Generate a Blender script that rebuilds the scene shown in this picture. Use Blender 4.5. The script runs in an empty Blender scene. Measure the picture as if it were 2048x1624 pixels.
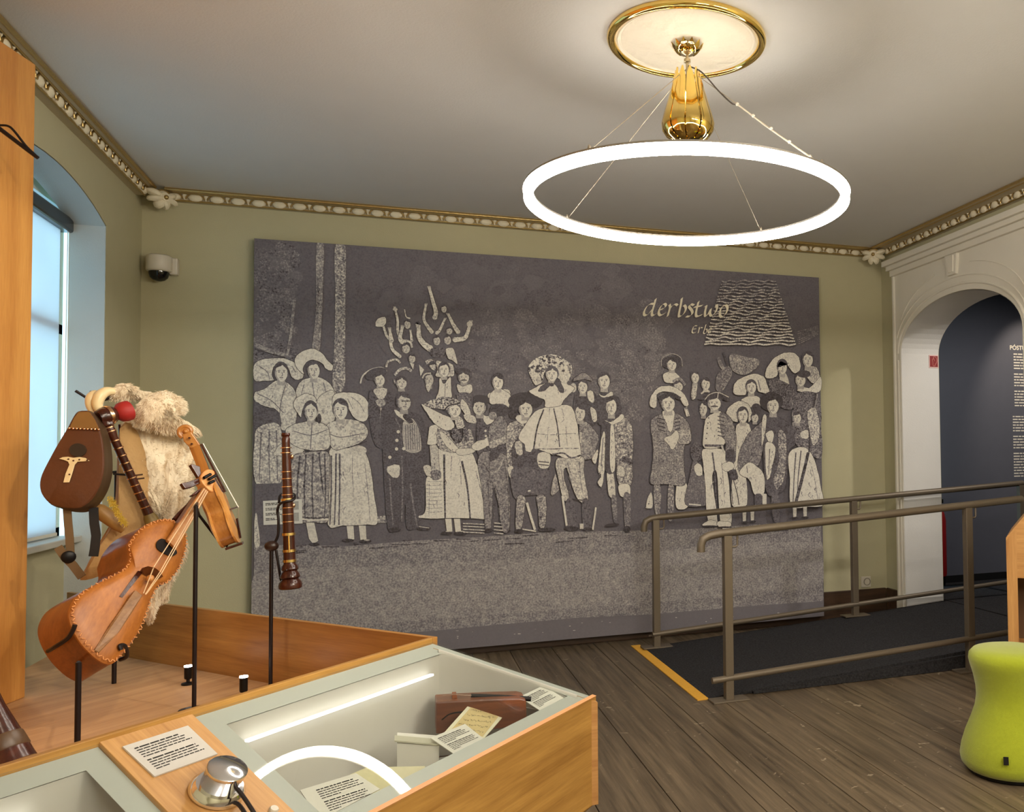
import bpy, bmesh, math, random
from mathutils import Vector, Matrix
V = Vector
random.seed(7)
scn = bpy.context.scene
COL = scn.collection

# ------------------------------------------------------------------ camera
FL, YAW, PIT, ROL, CX, CY = 1749.69, 0.374119, 0.0360709, -0.0126357, 1494.04, 848.31
HC = 1.281                       # camera height above the floor
ZC = HC + 1.6227                 # ceiling
def _basis():
    c, s = math.cos(YAW), math.sin(YAW); cp, sp = math.cos(PIT), math.sin(PIT)
    f = V((s*cp, c*cp, sp)); r = V((c, -s, 0)); u = r.cross(f)
    cr, sr = math.cos(ROL), math.sin(ROL)
    return cr*r + sr*u, -sr*r + cr*u, f
CR, CU, CF = _basis()
EYE = V((0, 0, HC))
cam_d = bpy.data.cameras.new('camera'); cam = bpy.data.objects.new('camera', cam_d); COL.objects.link(cam)
cam.matrix_world = Matrix(((CR.x, CU.x, -CF.x, 0), (CR.y, CU.y, -CF.y, 0), (CR.z, CU.z, -CF.z, HC), (0, 0, 0, 1)))
cam_d.sensor_fit = 'HORIZONTAL'; cam_d.sensor_width = 36.0; cam_d.lens = FL/2048*36.0
cam_d.shift_x = (1024-CX)/2048; cam_d.shift_y = (CY-812)/2048
cam_d.clip_start = 0.02
scn.camera = cam

# ------------------------------------------------------------------ world, exposure
w = bpy.data.worlds.new('sky'); scn.world = w; w.use_nodes = True
bg = w.node_tree.nodes['Background']; bg.inputs[0].default_value = (0.36, 0.66, 0.84, 1); bg.inputs[1].default_value = 1.1
scn.view_settings.view_transform = 'Standard'; scn.view_settings.look = 'None'
scn.view_settings.gamma = 1.0; scn.view_settings.use_curve_mapping = False
scn.view_settings.exposure = 1.45
RING_STRENGTH, RING_FILL = 20.0, 46.0            # ring lamp in view; the two fill rings added behind the camera
def spot(name, loc, target, power, size_deg, col, blend=0.5, radius=0.04):
    l = bpy.data.lights.new(name, 'SPOT'); l.energy = power; l.spot_size = math.radians(size_deg); l.spot_blend = blend
    l.color = col; l.shadow_soft_size = radius
    o = bpy.data.objects.new(name, l); COL.objects.link(o); o.location = loc
    o.rotation_euler = (V(target)-V(loc)).to_track_quat('-Z', 'Y').to_euler()
    return o

# ------------------------------------------------------------------ pixel -> world (photo taken as 2048x1624)
def ray(x, y): return CF + CR*((x-CX)/FL) - CU*((y-CY)/FL)
def atz(x, y, z): d = ray(x, y); return EYE + d*((z-HC)/d.z)
def aty(x, y, Y): d = ray(x, y); return EYE + d*(Y/d.y)
def atx(x, y, X): d = ray(x, y); return EYE + d*(X/d.x)
def atp(x, y, p, n): d = ray(x, y); return EYE + d*((V(p)-EYE).dot(n)/d.dot(n))

# ------------------------------------------------------------------ materials
MATS = {}
def nt(name):
    m = bpy.data.materials.new(name); m.use_nodes = True
    return m, m.node_tree.nodes, m.node_tree.links, m.node_tree.nodes['Principled BSDF']
def srgb(r, g, b):
    f = lambda c: (c/255/12.92 if c/255 <= .04045 else ((c/255+.055)/1.055)**2.4)
    return (f(r), f(g), f(b), 1)
def mat(name, col, rough=.6, metal=0., spec=.5, var=.0, scale=20., bump=0., bscale=None, emit=None, es=0., sheen=0., trans=0.):
    """plain procedural material: noise-varied colour and a fine noise bump"""
    if name in MATS: return MATS[name]
    m, N, L, P = nt(name)
    P.inputs['Roughness'].default_value = rough; P.inputs['Metallic'].default_value = metal
    P.inputs['Specular IOR Level'].default_value = spec
    if sheen: P.inputs['Sheen Weight'].default_value = sheen
    if trans: P.inputs['Transmission Weight'].default_value = trans
    tc = N.new('ShaderNodeTexCoord')
    nz = N.new('ShaderNodeTexNoise'); nz.inputs['Scale'].default_value = scale; nz.inputs['Detail'].default_value = 5
    L.new(tc.outputs['Object'], nz.inputs['Vector'])
    mx = N.new('ShaderNodeMix'); mx.data_type = 'RGBA'
    c = col
    mx.inputs['A'].default_value = (c[0]*(1-var), c[1]*(1-var), c[2]*(1-var), 1)
    mx.inputs['B'].default_value = (min(1, c[0]*(1+var)), min(1, c[1]*(1+var)), min(1, c[2]*(1+var)), 1)
    L.new(nz.outputs['Fac'], mx.inputs['Factor']); L.new(mx.outputs['Result'], P.inputs['Base Color'])
    if bump:
        n2 = N.new('ShaderNodeTexNoise'); n2.inputs['Scale'].default_value = bscale or scale*4; n2.inputs['Detail'].default_value = 3
        L.new(tc.outputs['Object'], n2.inputs['Vector'])
        b = N.new('ShaderNodeBump'); b.inputs['Strength'].default_value = bump; b.inputs['Distance'].default_value = .01
        L.new(n2.outputs['Fac'], b.inputs['Height']); L.new(b.outputs['Normal'], P.inputs['Normal'])
    if emit:
        P.inputs['Emission Color'].default_value = emit; P.inputs['Emission Strength'].default_value = es
    MATS[name] = m
    return m
def wood(name, ca, cb, axis=(1, 0, 0), rough=.45, along=1.6, across=26., fine=160., spec=.5):
    """grain stretched along axis (object space)"""
    if name in MATS: return MATS[name]
    m, N, L, P = nt(name)
    P.inputs['Roughness'].default_value = rough; P.inputs['Specular IOR Level'].default_value = spec
    tc = N.new('ShaderNodeTexCoord')
    a = V(axis).normalized(); b = a.orthogonal().normalized(); c = a.cross(b)
    cmb = N.new('ShaderNodeCombineXYZ')
    for k, (vec, s) in enumerate(((a, along), (b, across), (c, across))):
        d = N.new('ShaderNodeVectorMath'); d.operation = 'DOT_PRODUCT'; d.inputs[1].default_value = vec*s
        L.new(tc.outputs['Object'], d.inputs[0]); L.new(d.outputs['Value'], cmb.inputs[k])
    n1 = N.new('ShaderNodeTexNoise'); n1.inputs['Scale'].default_value = 1.0; n1.inputs['Detail'].default_value = 6; n1.inputs['Roughness'].default_value = .6
    n1.inputs['Distortion'].default_value = .4
    L.new(cmb.outputs[0], n1.inputs['Vector'])
    n2 = N.new('ShaderNodeTexNoise'); n2.inputs['Scale'].default_value = fine/across; n2.inputs['Detail'].default_value = 2
    L.new(cmb.outputs[0], n2.inputs['Vector'])
    ad = N.new('ShaderNodeMath'); ad.operation = 'MULTIPLY_ADD'; ad.inputs[1].default_value = .35
    L.new(n2.outputs['Fac'], ad.inputs[0]); L.new(n1.outputs['Fac'], ad.inputs[2])
    rp = N.new('ShaderNodeValToRGB'); rp.color_ramp.elements[0].position = .45; rp.color_ramp.elements[0].color = ca
    rp.color_ramp.elements[1].position = .9; rp.color_ramp.elements[1].color = cb
    L.new(ad.outputs[0], rp.inputs['Fac']); L.new(rp.outputs['Color'], P.inputs['Base Color'])
    bp = N.new('ShaderNodeBump'); bp.inputs['Strength'].default_value = .12; bp.inputs['Distance'].default_value = .004
    L.new(ad.outputs[0], bp.inputs['Height']); L.new(bp.outputs['Normal'], P.inputs['Normal'])
    MATS[name] = m
    return m
def emission(name, col, s):
    if name in MATS: return MATS[name]
    m = bpy.data.materials.new(name); m.use_nodes = True; N = m.node_tree.nodes; N.remove(N['Principled BSDF'])
    e = N.new('ShaderNodeEmission'); e.inputs[0].default_value = col; e.inputs[1].default_value = s
    m.node_tree.links.new(e.outputs[0], N['Material Output'].inputs[0]); MATS[name] = m
    return m

# ------------------------------------------------------------------ mesh builder
class MB:
    def __init__(s): s.v = []; s.f = []; s.attr = {}
    def add(s, vs, fs):
        o = len(s.v); s.v += [V(p) for p in vs]; s.f += [tuple(i+o for i in f) for f in fs]; return s
    def obox(s, c, ax, h):
        c = V(c); A = [V(a)*hh for a, hh in zip(ax, h)]
        vs = [c + A[0]*i + A[1]*j + A[2]*k for i in (-1, 1) for j in (-1, 1) for k in (-1, 1)]
        return s.add(vs, [(0, 1, 3, 2), (4, 6, 7, 5), (0, 4, 5, 1), (2, 3, 7, 6), (0, 2, 6, 4), (1, 5, 7, 3)])
    def box(s, x0, x1, y0, y1, z0, z1):
        return s.obox(((x0+x1)/2, (y0+y1)/2, (z0+z1)/2), ((1, 0, 0), (0, 1, 0), (0, 0, 1)), ((x1-x0)/2, (y1-y0)/2, (z1-z0)/2))
    def beam(s, a, b, wdt, hgt, up=(0, 0, 1)):
        a, b = V(a), V(b); t = (b-a).normalized(); sd = t.cross(V(up)).normalized(); u = sd.cross(t)
        return s.obox((a+b)/2, (t, sd, u), ((b-a).length/2, wdt/2, hgt/2))
    def prism(s, pts, disp):
        n = len(pts); disp = V(disp); pts = [V(p) for p in pts]
        vs = pts + [p+disp for p in pts]
        return s.add(vs, [tuple(range(n)), tuple(range(2*n-1, n-1, -1))] + [(i, i+n, (i+1) % n+n, (i+1) % n) for i in range(n)])
    def ring_strip(s, loops, close=True, cap0=False, cap1=False):
        n = len(loops[0]); o = len(s.v); 
        for l in loops: s.v += [V(p) for p in l]
        for k in range(len(loops)-1):
            for i in range(n if close else n-1):
                j = (i+1) % n
                s.f.append((o+k*n+i, o+k*n+j, o+(k+1)*n+j, o+(k+1)*n+i))
        if cap0: s.f.append(tuple(o+i for i in range(n-1, -1, -1)))
        if cap1: s.f.append(tuple(o+(len(loops)-1)*n+i for i in range(n)))
        return s
    def tube(s, pts, r, seg=10, flat=1.0, up=None):
        pts = [V(p) for p in pts]; n = len(pts)
        rs = r if isinstance(r, (list, tuple)) else [r]*n
        loops = []; b = None
        for i, p in enumerate(pts):
            t = (pts[min(i+1, n-1)] - pts[max(i-1, 0)]).normalized()
            if b is None:
                b = (V(up) if up else (V((0, 0, 1)) if abs(t.z) < .9 else V((1, 0, 0))))
            b = (b - t*b.dot(t)).normalized(); c = t.cross(b)
            loops.append([p + (b*math.cos(a)*flat + c*math.sin(a))*rs[i] for a in [2*math.pi*k/seg for k in range(seg)]])
        return s.ring_strip(loops, True, True, True)
    def lathe(s, prof, base, axis=(0, 0, 1), seg=24, cap0=True, cap1=True):
        a = V(axis).normalized(); b = a.orthogonal().normalized(); c = a.cross(b); base = V(base)
        loops = [[base + a*h + (b*math.cos(t)+c*math.sin(t))*max(r, 1e-5) for t in [2*math.pi*k/seg for k in range(seg)]] for r, h in prof]
        return s.ring_strip(loops, True, cap0, cap1)
    def ell(s, c, rad, ax=((1, 0, 0), (0, 1, 0), (0, 0, 1)), seg=12, rings=8):
        A = [V(a) for a in ax]; c = V(c); loops = []
        for k in range(rings+1):
            ph = -math.pi/2 + math.pi*k/rings; q = max(math.cos(ph), 1e-4)
            loops.append([c + A[0]*(rad[0]*q*math.cos(t)) + A[1]*(rad[1]*q*math.sin(t)) + A[2]*(rad[2]*math.sin(ph)) for t in [2*math.pi*i/seg for i in range(seg)]])
        return s.ring_strip(loops, True, True, True)
    def build(s, name, m, parent=None, smooth=False, bevel=0., fix=True, loc=None):
        me = bpy.data.meshes.new(name)
        off = V((0, 0, 0)); p = parent
        while p is not None: off = off + p.location; p = p.parent
        if loc is not None: off = off + V(loc)
        me.from_pydata([tuple(v-off) for v in s.v], [], s.f); me.validate()
        if fix and len(s.f) < 60000:
            b = bmesh.new(); b.from_mesh(me); bmesh.ops.recalc_face_normals(b, faces=b.faces); b.to_mesh(me); b.free()
        if smooth:
            for q in me.polygons: q.use_smooth = True
        me.materials.append(m)
        o = bpy.data.objects.new(name, me); COL.objects.link(o)
        if parent: o.parent = parent
        if loc is not None: o.location = loc
        if bevel:
            md = o.modifiers.new('bevel', 'BEVEL'); md.width = bevel; md.segments = 2; md.limit_method = 'ANGLE'
        if smooth:
            me.set_sharp_from_angle(angle=math.radians(40)) if hasattr(me, 'set_sharp_from_angle') else None
        return o
def thing(name, label, cat, loc=(0, 0, 0), group=None):
    o = bpy.data.objects.new(name, None); COL.objects.link(o); o.location = loc; o.empty_display_size = .05
    o['label'] = label; o['category'] = cat
    if group: o['group'] = group
    return o
def tag(o, label, cat, group=None):
    o['label'] = label; o['category'] = cat
    if group: o['group'] = group
    return o
def struct(o): o['kind'] = 'structure'; return o
def put(name, me, parent, loc, rot=None):
    o = bpy.data.objects.new(name, me); COL.objects.link(o); o.parent = parent; o.location = loc
    if rot is not None: o.rotation_euler = rot
    return o
def smooth_closed(pts, sub=4):
    n = len(pts); out = []
    for i in range(n):
        p0, p1, p2, p3 = pts[i-1], pts[i], pts[(i+1) % n], pts[(i+2) % n]
        for k in range(sub):
            t = k/sub
            out.append(tuple(.5*((2*b) + (c-a)*t + (2*a-5*b+4*c-d)*t*t + (-a+3*b-3*c+d)*t**3) for a, b, c, d in zip(p0, p1, p2, p3)))
    return out
def smooth_open(pts, sub=5):
    q = [tuple(2*a-b for a, b in zip(pts[0], pts[1]))] + list(pts) + [tuple(2*a-b for a, b in zip(pts[-1], pts[-2]))]
    out = []
    for i in range(1, len(q)-2):
        for k in range(sub):
            t = k/sub
            out.append(tuple(.5*((2*b) + (c-a)*t + (2*a-5*b+4*c-d)*t*t + (-a+3*b-3*c+d)*t**3) for a, b, c, d in zip(q[i-1], q[i], q[i+1], q[i+2])))
    out.append(tuple(pts[-1]))
    return out
def text_mesh(body, size, name, m, parent, origin, xdir, ydir, spacing=1.0, bold=0.):
    cu = bpy.data.curves.new(name, 'FONT'); cu.body = body; cu.size = size; cu.space_character = spacing; cu.offset = bold
    o = bpy.data.objects.new('tmp', cu); COL.objects.link(o)
    dg = bpy.context.evaluated_depsgraph_get(); me = bpy.data.meshes.new_from_object(o.evaluated_get(dg))
    bpy.data.objects.remove(o)
    xd, yd, og = V(xdir).normalized(), V(ydir).normalized(), V(origin)
    off = V((0, 0, 0)); p = parent
    while p is not None: off = off + p.location; p = p.parent
    for vv in me.vertices: vv.co = og + xd*vv.co.x + yd*vv.co.y - off
    me.materials.clear(); me.materials.append(m); me.name = name
    t = bpy.data.objects.new(name, me); COL.objects.link(t); t.parent = parent
    return t
def print_lines(mb, origin, xd, yd, rows, rng):
    """rows of word-long dashes: (x0, y, length, thickness)"""
    for x0, y, ln, th in rows:
        x = x0
        while x < x0+ln:
            wl = min(th*rng.uniform(1.6, 6.5), x0+ln-x)
            a = origin + xd*x + yd*y
            mb.add([a, a+xd*wl, a+xd*wl+yd*th, a+yd*th], [(0, 1, 2, 3)])
            x += wl + th*.7
# ================================================================== THE ROOM
XL, XR, YB, YF = -1.45, 3.57, 6.10, -3.2
M_WALL = mat('sage_plaster', srgb(190, 184, 152), rough=.9, spec=.2, var=.04, scale=9, bump=.12, bscale=160)
M_CEIL = mat('ceiling_paint', srgb(214, 213, 211), rough=.95, spec=.1, var=.03, scale=5, bump=.1, bscale=120)
M_WHITE = mat('white_plaster', srgb(226, 221, 208), rough=.8, spec=.25, var=.03, scale=8, bump=.08, bscale=120)
M_REVEAL = mat('reveal_paint', srgb(222, 220, 216), rough=.85, spec=.2, var=.03, scale=8, bump=.08, bscale=120)
M_CREAM = mat('cornice_cream', srgb(232, 222, 196), rough=.6, var=.06, scale=40)
M_BAND = mat('cornice_band', srgb(188, 176, 148), rough=.7, var=.05, scale=30)
M_GILT = mat('gilding', (0.50, 0.36, 0.15, 1), rough=.36, metal=.9, var=.18, scale=60, bump=.15, bscale=90)
M_GOLD = mat('polished_gold', (0.92, 0.66, 0.20, 1), rough=.07, metal=1., var=.04, scale=30)
M_PLASTER = mat('rose_plaster', srgb(238, 230, 212), rough=.85, var=.05, scale=14, bump=.7, bscale=26)
M_DARKWOOD = wood('dark_skirting_wood', srgb(52, 36, 24), srgb(84, 60, 40), (1, 0, 0), rough=.5)
M_BLACK = mat('black_metal', srgb(24, 22, 22), rough=.42, metal=.6, var=.1, scale=40)
M_RAIL = mat('bronze_rail_paint', srgb(116, 104, 88), rough=.45, metal=.35, var=.06, scale=120, bump=.05, bscale=300)
M_NAVY = mat('passage_navy_paint', srgb(92, 94, 106), rough=.8, spec=.2, var=.05, scale=12, bump=.06, bscale=150)
M_CARPET = mat('charcoal_carpet', srgb(58, 57, 59), rough=1., spec=.05, var=.85, scale=95, bump=.8, bscale=150)
M_YELLOW = mat('yellow_strip', srgb(232, 172, 60), rough=.7, var=.15, scale=90)
M_PRINTW = mat('white_print', srgb(226, 222, 212), rough=.8)
M_PRINTK = mat('black_print', srgb(40, 38, 38), rough=.8)
M_RED = mat('sign_red', srgb(140, 20, 22), rough=.45, var=.05)
M_PLASTIC = mat('white_plastic', srgb(214, 206, 190), rough=.4, var=.03)
M_PAPER = mat('card_paper', srgb(226, 224, 216), rough=.85, var=.02, scale=60)
M_CHROME = mat('chrome', (0.80, 0.80, 0.82, 1), rough=.10, metal=1., var=.03)
def glass(name, tint=(0.955, 0.965, 0.95, 1), refl=1.5, rough=.01):
    if name in MATS: return MATS[name]
    m = bpy.data.materials.new(name); m.use_nodes = True; N = m.node_tree.nodes; L = m.node_tree.links; N.remove(N['Principled BSDF'])
    t = N.new('ShaderNodeBsdfTransparent'); t.inputs[0].default_value = tint
    g = N.new('ShaderNodeBsdfGlossy'); g.inputs['Roughness'].default_value = rough
    fr = N.new('ShaderNodeFresnel'); ge = N.new('ShaderNodeNewGeometry'); mr = N.new('ShaderNodeMapRange')
    mr.inputs['To Min'].default_value = refl; mr.inputs['To Max'].default_value = 1/refl      # thin sheet: same reflectance on both faces
    L.new(ge.outputs['Backfacing'], mr.inputs['Value']); L.new(mr.outputs[0], fr.inputs['IOR'])
    mx = N.new('ShaderNodeMixShader'); L.new(fr.outputs[0], mx.inputs[0]); L.new(t.outputs[0], mx.inputs[1]); L.new(g.outputs[0], mx.inputs[2])
    L.new(mx.outputs[0], N['Material Output'].inputs[0]); MATS[name] = m
    return m
M_GLASS = glass('clear_glass')

# ---- floor: boards running towards the back wall
def floor_mat():
    m, N, L, P = nt('old_floor_boards')
    P.inputs['Roughness'].default_value = .42; P.inputs['Specular IOR Level'].default_value = .35
    tc = N.new('ShaderNodeTexCoord'); oi = N.new('ShaderNodeObjectInfo')
    mp = N.new('ShaderNodeMapping'); mp.inputs['Scale'].default_value = (38, 1.7, 10)
    L.new(tc.outputs['Object'], mp.inputs['Vector'])
    n1 = N.new('ShaderNodeTexNoise'); n1.noise_dimensions = '4D'; n1.inputs['Scale'].default_value = 1; n1.inputs['Detail'].default_value = 6; n1.inputs['Roughness'].default_value = .65
    L.new(mp.outputs[0], n1.inputs['Vector'])
    mw = N.new('ShaderNodeMath'); mw.operation = 'MULTIPLY'; mw.inputs[1].default_value = 30; L.new(oi.outputs['Random'], mw.inputs[0]); L.new(mw.outputs[0], n1.inputs['W'])
    rp = N.new('ShaderNodeValToRGB'); rp.color_ramp.elements[0].position = .3; rp.color_ramp.elements[0].color = srgb(66, 54, 41)
    rp.color_ramp.elements[1].position = .75; rp.color_ramp.elements[1].color = srgb(138, 120, 96)
    L.new(n1.outputs['Fac'], rp.inputs['Fac'])
    # pale scuffs and nicks of their own shape
    n2 = N.new('ShaderNodeTexNoise'); n2.inputs['Scale'].default_value = 17; n2.inputs['Detail'].default_value = 4; n2.inputs['Distortion'].default_value = 1.2
    L.new(tc.outputs['Object'], n2.inputs['Vector'])
    r2 = N.new('ShaderNodeValToRGB'); r2.color_ramp.elements[0].position = .67; r2.color_ramp.elements[0].color = (0, 0, 0, 1); r2.color_ramp.elements[1].position = .74; r2.color_ramp.elements[1].color = (1, 1, 1, 1)
    L.new(n2.outputs['Fac'], r2.inputs['Fac'])
    mx = N.new('ShaderNodeMix'); mx.data_type = 'RGBA'; mx.inputs['B'].default_value = srgb(176, 160, 136)
    L.new(r2.outputs['Color'], mx.inputs['Factor']); L.new(rp.outputs['Color'], mx.inputs['A'])
    hs = N.new('ShaderNodeHueSaturation'); vv = N.new('ShaderNodeMapRange'); vv.inputs['To Min'].default_value = .82; vv.inputs['To Max'].default_value = 1.14
    L.new(oi.outputs['Random'], vv.inputs['Value']); L.new(vv.outputs[0], hs.inputs['Value']); L.new(mx.outputs['Result'], hs.inputs['Color'])
    L.new(hs.outputs[0], P.inputs['Base Color'])
    bp = N.new('ShaderNodeBump'); bp.inputs['Strength'].default_value = .25; bp.inputs['Distance'].default_value = .004
    L.new(n1.outputs['Fac'], bp.inputs['Height']); L.new(bp.outputs[0], P.inputs['Normal'])
    return m
M_FLOOR = floor_mat()
floor = struct(MB().box(XL-.3, XR+.3, YF-.1, YB+.1, -.06, -.018).build('floor', mat('floor_void', srgb(26, 21, 17), rough=.9)))
seams = [-1.45, -1.22, -.98, -.76, -.53, -.29, -.06, .17, .42, .66, .932, 1.219, 1.318, 1.56, 1.80, 2.05, 2.28, 2.52, 2.77, 3.0, 3.25, 3.41, 3.57]
for a, b in zip(seams[:-1], seams[1:]):
    MB().box(a+.0018, b-.0018, YF, YB, -.018, 0).build('plank', M_FLOOR, floor, bevel=.0015)
ceiling = struct(MB().box(XL-.3, XR+.4, YF-.1, YB+.2, ZC, ZC+.1).build('ceiling', M_CEIL))
struct(MB().box(XL-.3, XR+.4, YB, YB+.15, 0, ZC).build('wall_back', M_WALL))
struct(MB().box(XL-.3, XR+.4, YF-.15, YF, 0, ZC).build('wall_front', M_WALL))
# left wall with the tall window niche (segmental arch)
WY0, WY1, WSP, WTOP = 3.96, 5.444, 2.525, 2.642
def seg_arch(y0, y1, zs, zt, n=14):
    c = (y0+y1)/2; h = (y1-y0)/2; rise = zt-zs; R = (h*h+rise*rise)/(2*rise); out = []
    a0 = math.asin(h/R)
    for k in range(n+1):
        a = -a0 + 2*a0*k/n; out.append((c+R*math.sin(a), zt-R+R*math.cos(a)))
    return out
out = [(YF, 0), (WY0, 0)] + seg_arch(WY0, WY1, WSP, WTOP) + [(WY1, 0), (YB, 0), (YB, ZC), (YF, ZC)]
struct(MB().prism([(XL, y, z) for y, z in out], (-.16, 0, 0)).build('wall_left', M_WALL))
nl = [(WY0+.004, 0)] + [(y, z-.004) for y, z in seg_arch(WY0+.004, WY1-.004, WSP, WTOP)] + [(WY1-.004, 0)]
M_NICHE = mat('niche_grey', srgb(186, 190, 188), rough=.9, spec=.2, var=.03, scale=9, bump=.1, bscale=160)  # flat grey for the niche lining, cooler than the sage wall
WL = bpy.data.objects['wall_left']
MB().ring_strip([[(x, y, z) for y, z in nl] for x in (XL-.002, XL-.16)], close=False).build('reveal_lining', M_NICHE, WL)
struct(MB().box(XL-.36, XL-.16, WY0-.1, WY1+.1, 0, .885).build('wall_niche', M_WALL))
# window
M_WFRAME = mat('window_frame_paint', srgb(214, 222, 226), rough=.5)
win = thing('window_1', 'arched window', 'window'); del win['label']; del win['category']; struct(win)
WX = -1.665
fr = MB()
for y0, y1 in ((WY0-.03, WY0+.05), (4.66, 4.745), (WY1-.045, WY1+.04)): fr.box(WX-.03, WX+.02, y0, y1, .885, 2.70)
for z0, z1 in ((.885, .96), (1.95, 2.0), (2.60, 2.72)): fr.box(WX-.03, WX+.02, WY0-.03, WY1+.04, z0, z1)
fr.build('frame', M_WFRAME, win)
for (a, b) in ((WY0+.05, 4.66), (4.745, WY1-.045)):
    for (c, d) in ((.96, 1.95), (2.0, 2.60)):
        MB().box(WX-.004, WX+.002, a, b, c, d).build('pane', M_GLASS, win)
MB().box(WX-.03, -1.535, WY0+.002, WY1-.002, .885, .918).build('window_sill', mat('sill_paint', srgb(196, 194, 186), rough=.5), win, bevel=.006)
def blind_mat():
    m = bpy.data.materials.new('blind_fabric'); m.use_nodes = True; N = m.node_tree.nodes; L = m.node_tree.links; N.remove(N['Principled BSDF'])
    d = N.new('ShaderNodeBsdfDiffuse'); d.inputs[0].default_value = (.75, .76, .78, 1)
    t = N.new('ShaderNodeBsdfTranslucent'); t.inputs[0].default_value = (.92, .90, .92, 1)
    tc = N.new('ShaderNodeTexCoord'); nz = N.new('ShaderNodeTexNoise'); nz.inputs['Scale'].default_value = 3
    L.new(tc.outputs['Object'], nz.inputs['Vector'])
    mr = N.new('ShaderNodeMapRange'); mr.inputs['To Min'].default_value = .7; mr.inputs['To Max'].default_value = .85; L.new(nz.outputs[0], mr.inputs['Value'])
    mx = N.new('ShaderNodeMixShader'); L.new(mr.outputs[0], mx.inputs[0]); L.new(d.outputs[0], mx.inputs[1]); L.new(t.outputs[0], mx.inputs[2])
    L.new(mx.outputs[0], N['Material Output'].inputs[0]); return m
bl = thing('roller_blind', 'translucent roller blind with a black cassette in the window niche', 'blind', (-1.625, 4.7, 2.5))
MB().box(-1.665, -1.585, WY0+.01, WY1-.012, 2.47, 2.545).build('cassette', mat('cassette_black', srgb(30, 34, 40), rough=.25, spec=.6), bl, bevel=.012)
MB().box(-1.626, -1.622, WY0+.02, WY1-.085, .935, 2.475).build('fabric', blind_mat(), bl)
MB().box(-1.632, -1.616, WY0+.02, WY1-.085, .925, .94).build('bottom_bar', M_PLASTIC, bl)
ch = MB(); ch.tube(smooth_open([(-1.60, WY1-.035, 2.48), (-1.598, WY1-.037, 1.9), (-1.597, WY1-.042, 1.40), (-1.598, WY1-.05, 1.37), (-1.6, WY1-.06, 1.40), (-1.6, WY1-.058, 2.0), (-1.6, WY1-.055, 2.48)]), .0022, 6)
ch.build('pull_chain', M_PLASTIC, bl)

# right wall with the arched doorway; plaster surround proud of it
AY0, AY1, ASP, ATOP = 4.365, 5.785, 2.05, 2.392
def ell_arch(y0, y1, zs, zt, n=28):
    c = (y0+y1)/2; h = (y1-y0)/2
    return [(c-h*math.cos(math.pi*k/n), zs+(zt-zs)*math.sin(math.pi*k/n)) for k in range(n+1)]
arch = ell_arch(AY0, AY1, ASP, ATOP)
out = [(YF, 0), (AY0, 0)] + arch + [(AY1, 0), (YB, 0), (YB, ZC), (YF, ZC)]
struct(MB().prism([(XR, y, z) for y, z in out], (.315, 0, 0)).build('wall_right', M_WALL))
sur = [(AY0-.09, 0), (AY0, 0)] + arch + [(AY1, 0), (AY1+.085, 0), (AY1+.085, 2.66), (AY0-.09, 2.66)]
surround = struct(MB().prism([(3.54, y, z) for y, z in sur], (.035, 0, 0)).build('trim_4', M_WHITE, bevel=.004))
# jamb lining in the reveal, built onto the surround
rv = MB()
arch2 = ell_arch(AY0+.004, AY1-.004, ASP, ATOP-.004)
lo = [(AY0+.004, .0)] + arch2 + [(AY1-.004, .0)]
up2 = [(AY0-.0, .0)] + arch + [(AY1+.0, .0)]
n = len(lo)
rv.ring_strip([[(x, y, z) for y, z in q] for x, q in ((3.545, lo), (3.88, lo))], close=False)
rv.build('reveal_lining', M_REVEAL, surround)
def moulding(z0, z1, prof, name, y0=AY0-.6, y1=AY1+.1):
    mb = MB(); mb.box(3.54-prof, XR, y0, y1, z0, z1); return mb.build(name, M_WHITE, surround, bevel=.004)
moulding(2.735, 2.777, .075, 'cornice_moulding', y1=AY1+.135); moulding(2.70, 2.735, .05, 'cornice_moulding', y1=AY1+.115); moulding(2.655, 2.70, .028, 'cornice_moulding', y1=AY1+.095)
# raised fillets: outer pilaster edge, arch archivolt, fan lines, keystone
mb = MB(); mb.box(3.525, 3.545, AY1+.06, AY1+.085, .12, 2.655); mb.box(3.53, 3.545, AY1+.018, AY1+.03, .12, 2.0); mb.build('pilaster_fillet', M_WHITE, surround, bevel=.004)
def arc_fillet(y0, y1, zs, zt, r, name, k0=0, k1=28):
    pts = [(3.54, y, z) for y, z in ell_arch(y0, y1, zs, zt)][k0:k1+1]
    MB().tube(pts, r, 8).build(name, M_WHITE, surround, smooth=True)
arc_fillet(AY0-.035, AY1+.03, ASP, ATOP+.05, .010, 'archivolt_fillet')
arc_fillet(AY0-.06, AY1+.06, ASP+.03, ATOP+.105, .006, 'archivolt_fillet', 2, 26)
arc_fillet(AY0-.07, AY1+.02, ASP+.12, ATOP+.19, .005, 'spandrel_fillet', 3, 12)
arc_fillet(AY0-.07, AY1+.02, ASP+.12, ATOP+.19, .005, 'spandrel_fillet', 17, 25)
mb = MB(); mb.prism([(3.515, 5.145, 2.655), (3.515, 5.0, 2.655), (3.52, 5.02, 2.512), (3.52, 5.128, 2.512)], (.03, 0, 0)); mb.build('keystone', M_WHITE, surround, bevel=.006)
mb = MB(); mb.prism([(3.508, 5.115, 2.645), (3.508, 5.03, 2.645), (3.513, 5.045, 2.53), (3.513, 5.103, 2.53)], (.02, 0, 0)); mb.build('keystone_panel', M_WHITE, surround, bevel=.004)
MB().box(3.52, 3.565, AY1-.001, AY1+.09, .06, .19).build('plinth_block', M_WHITE, surround, bevel=.004)
MB().box(3.545, 3.87, AY1-.02, AY1-.003, .06, .185).build('plinth_block', M_REVEAL, surround, bevel=.004)
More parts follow.
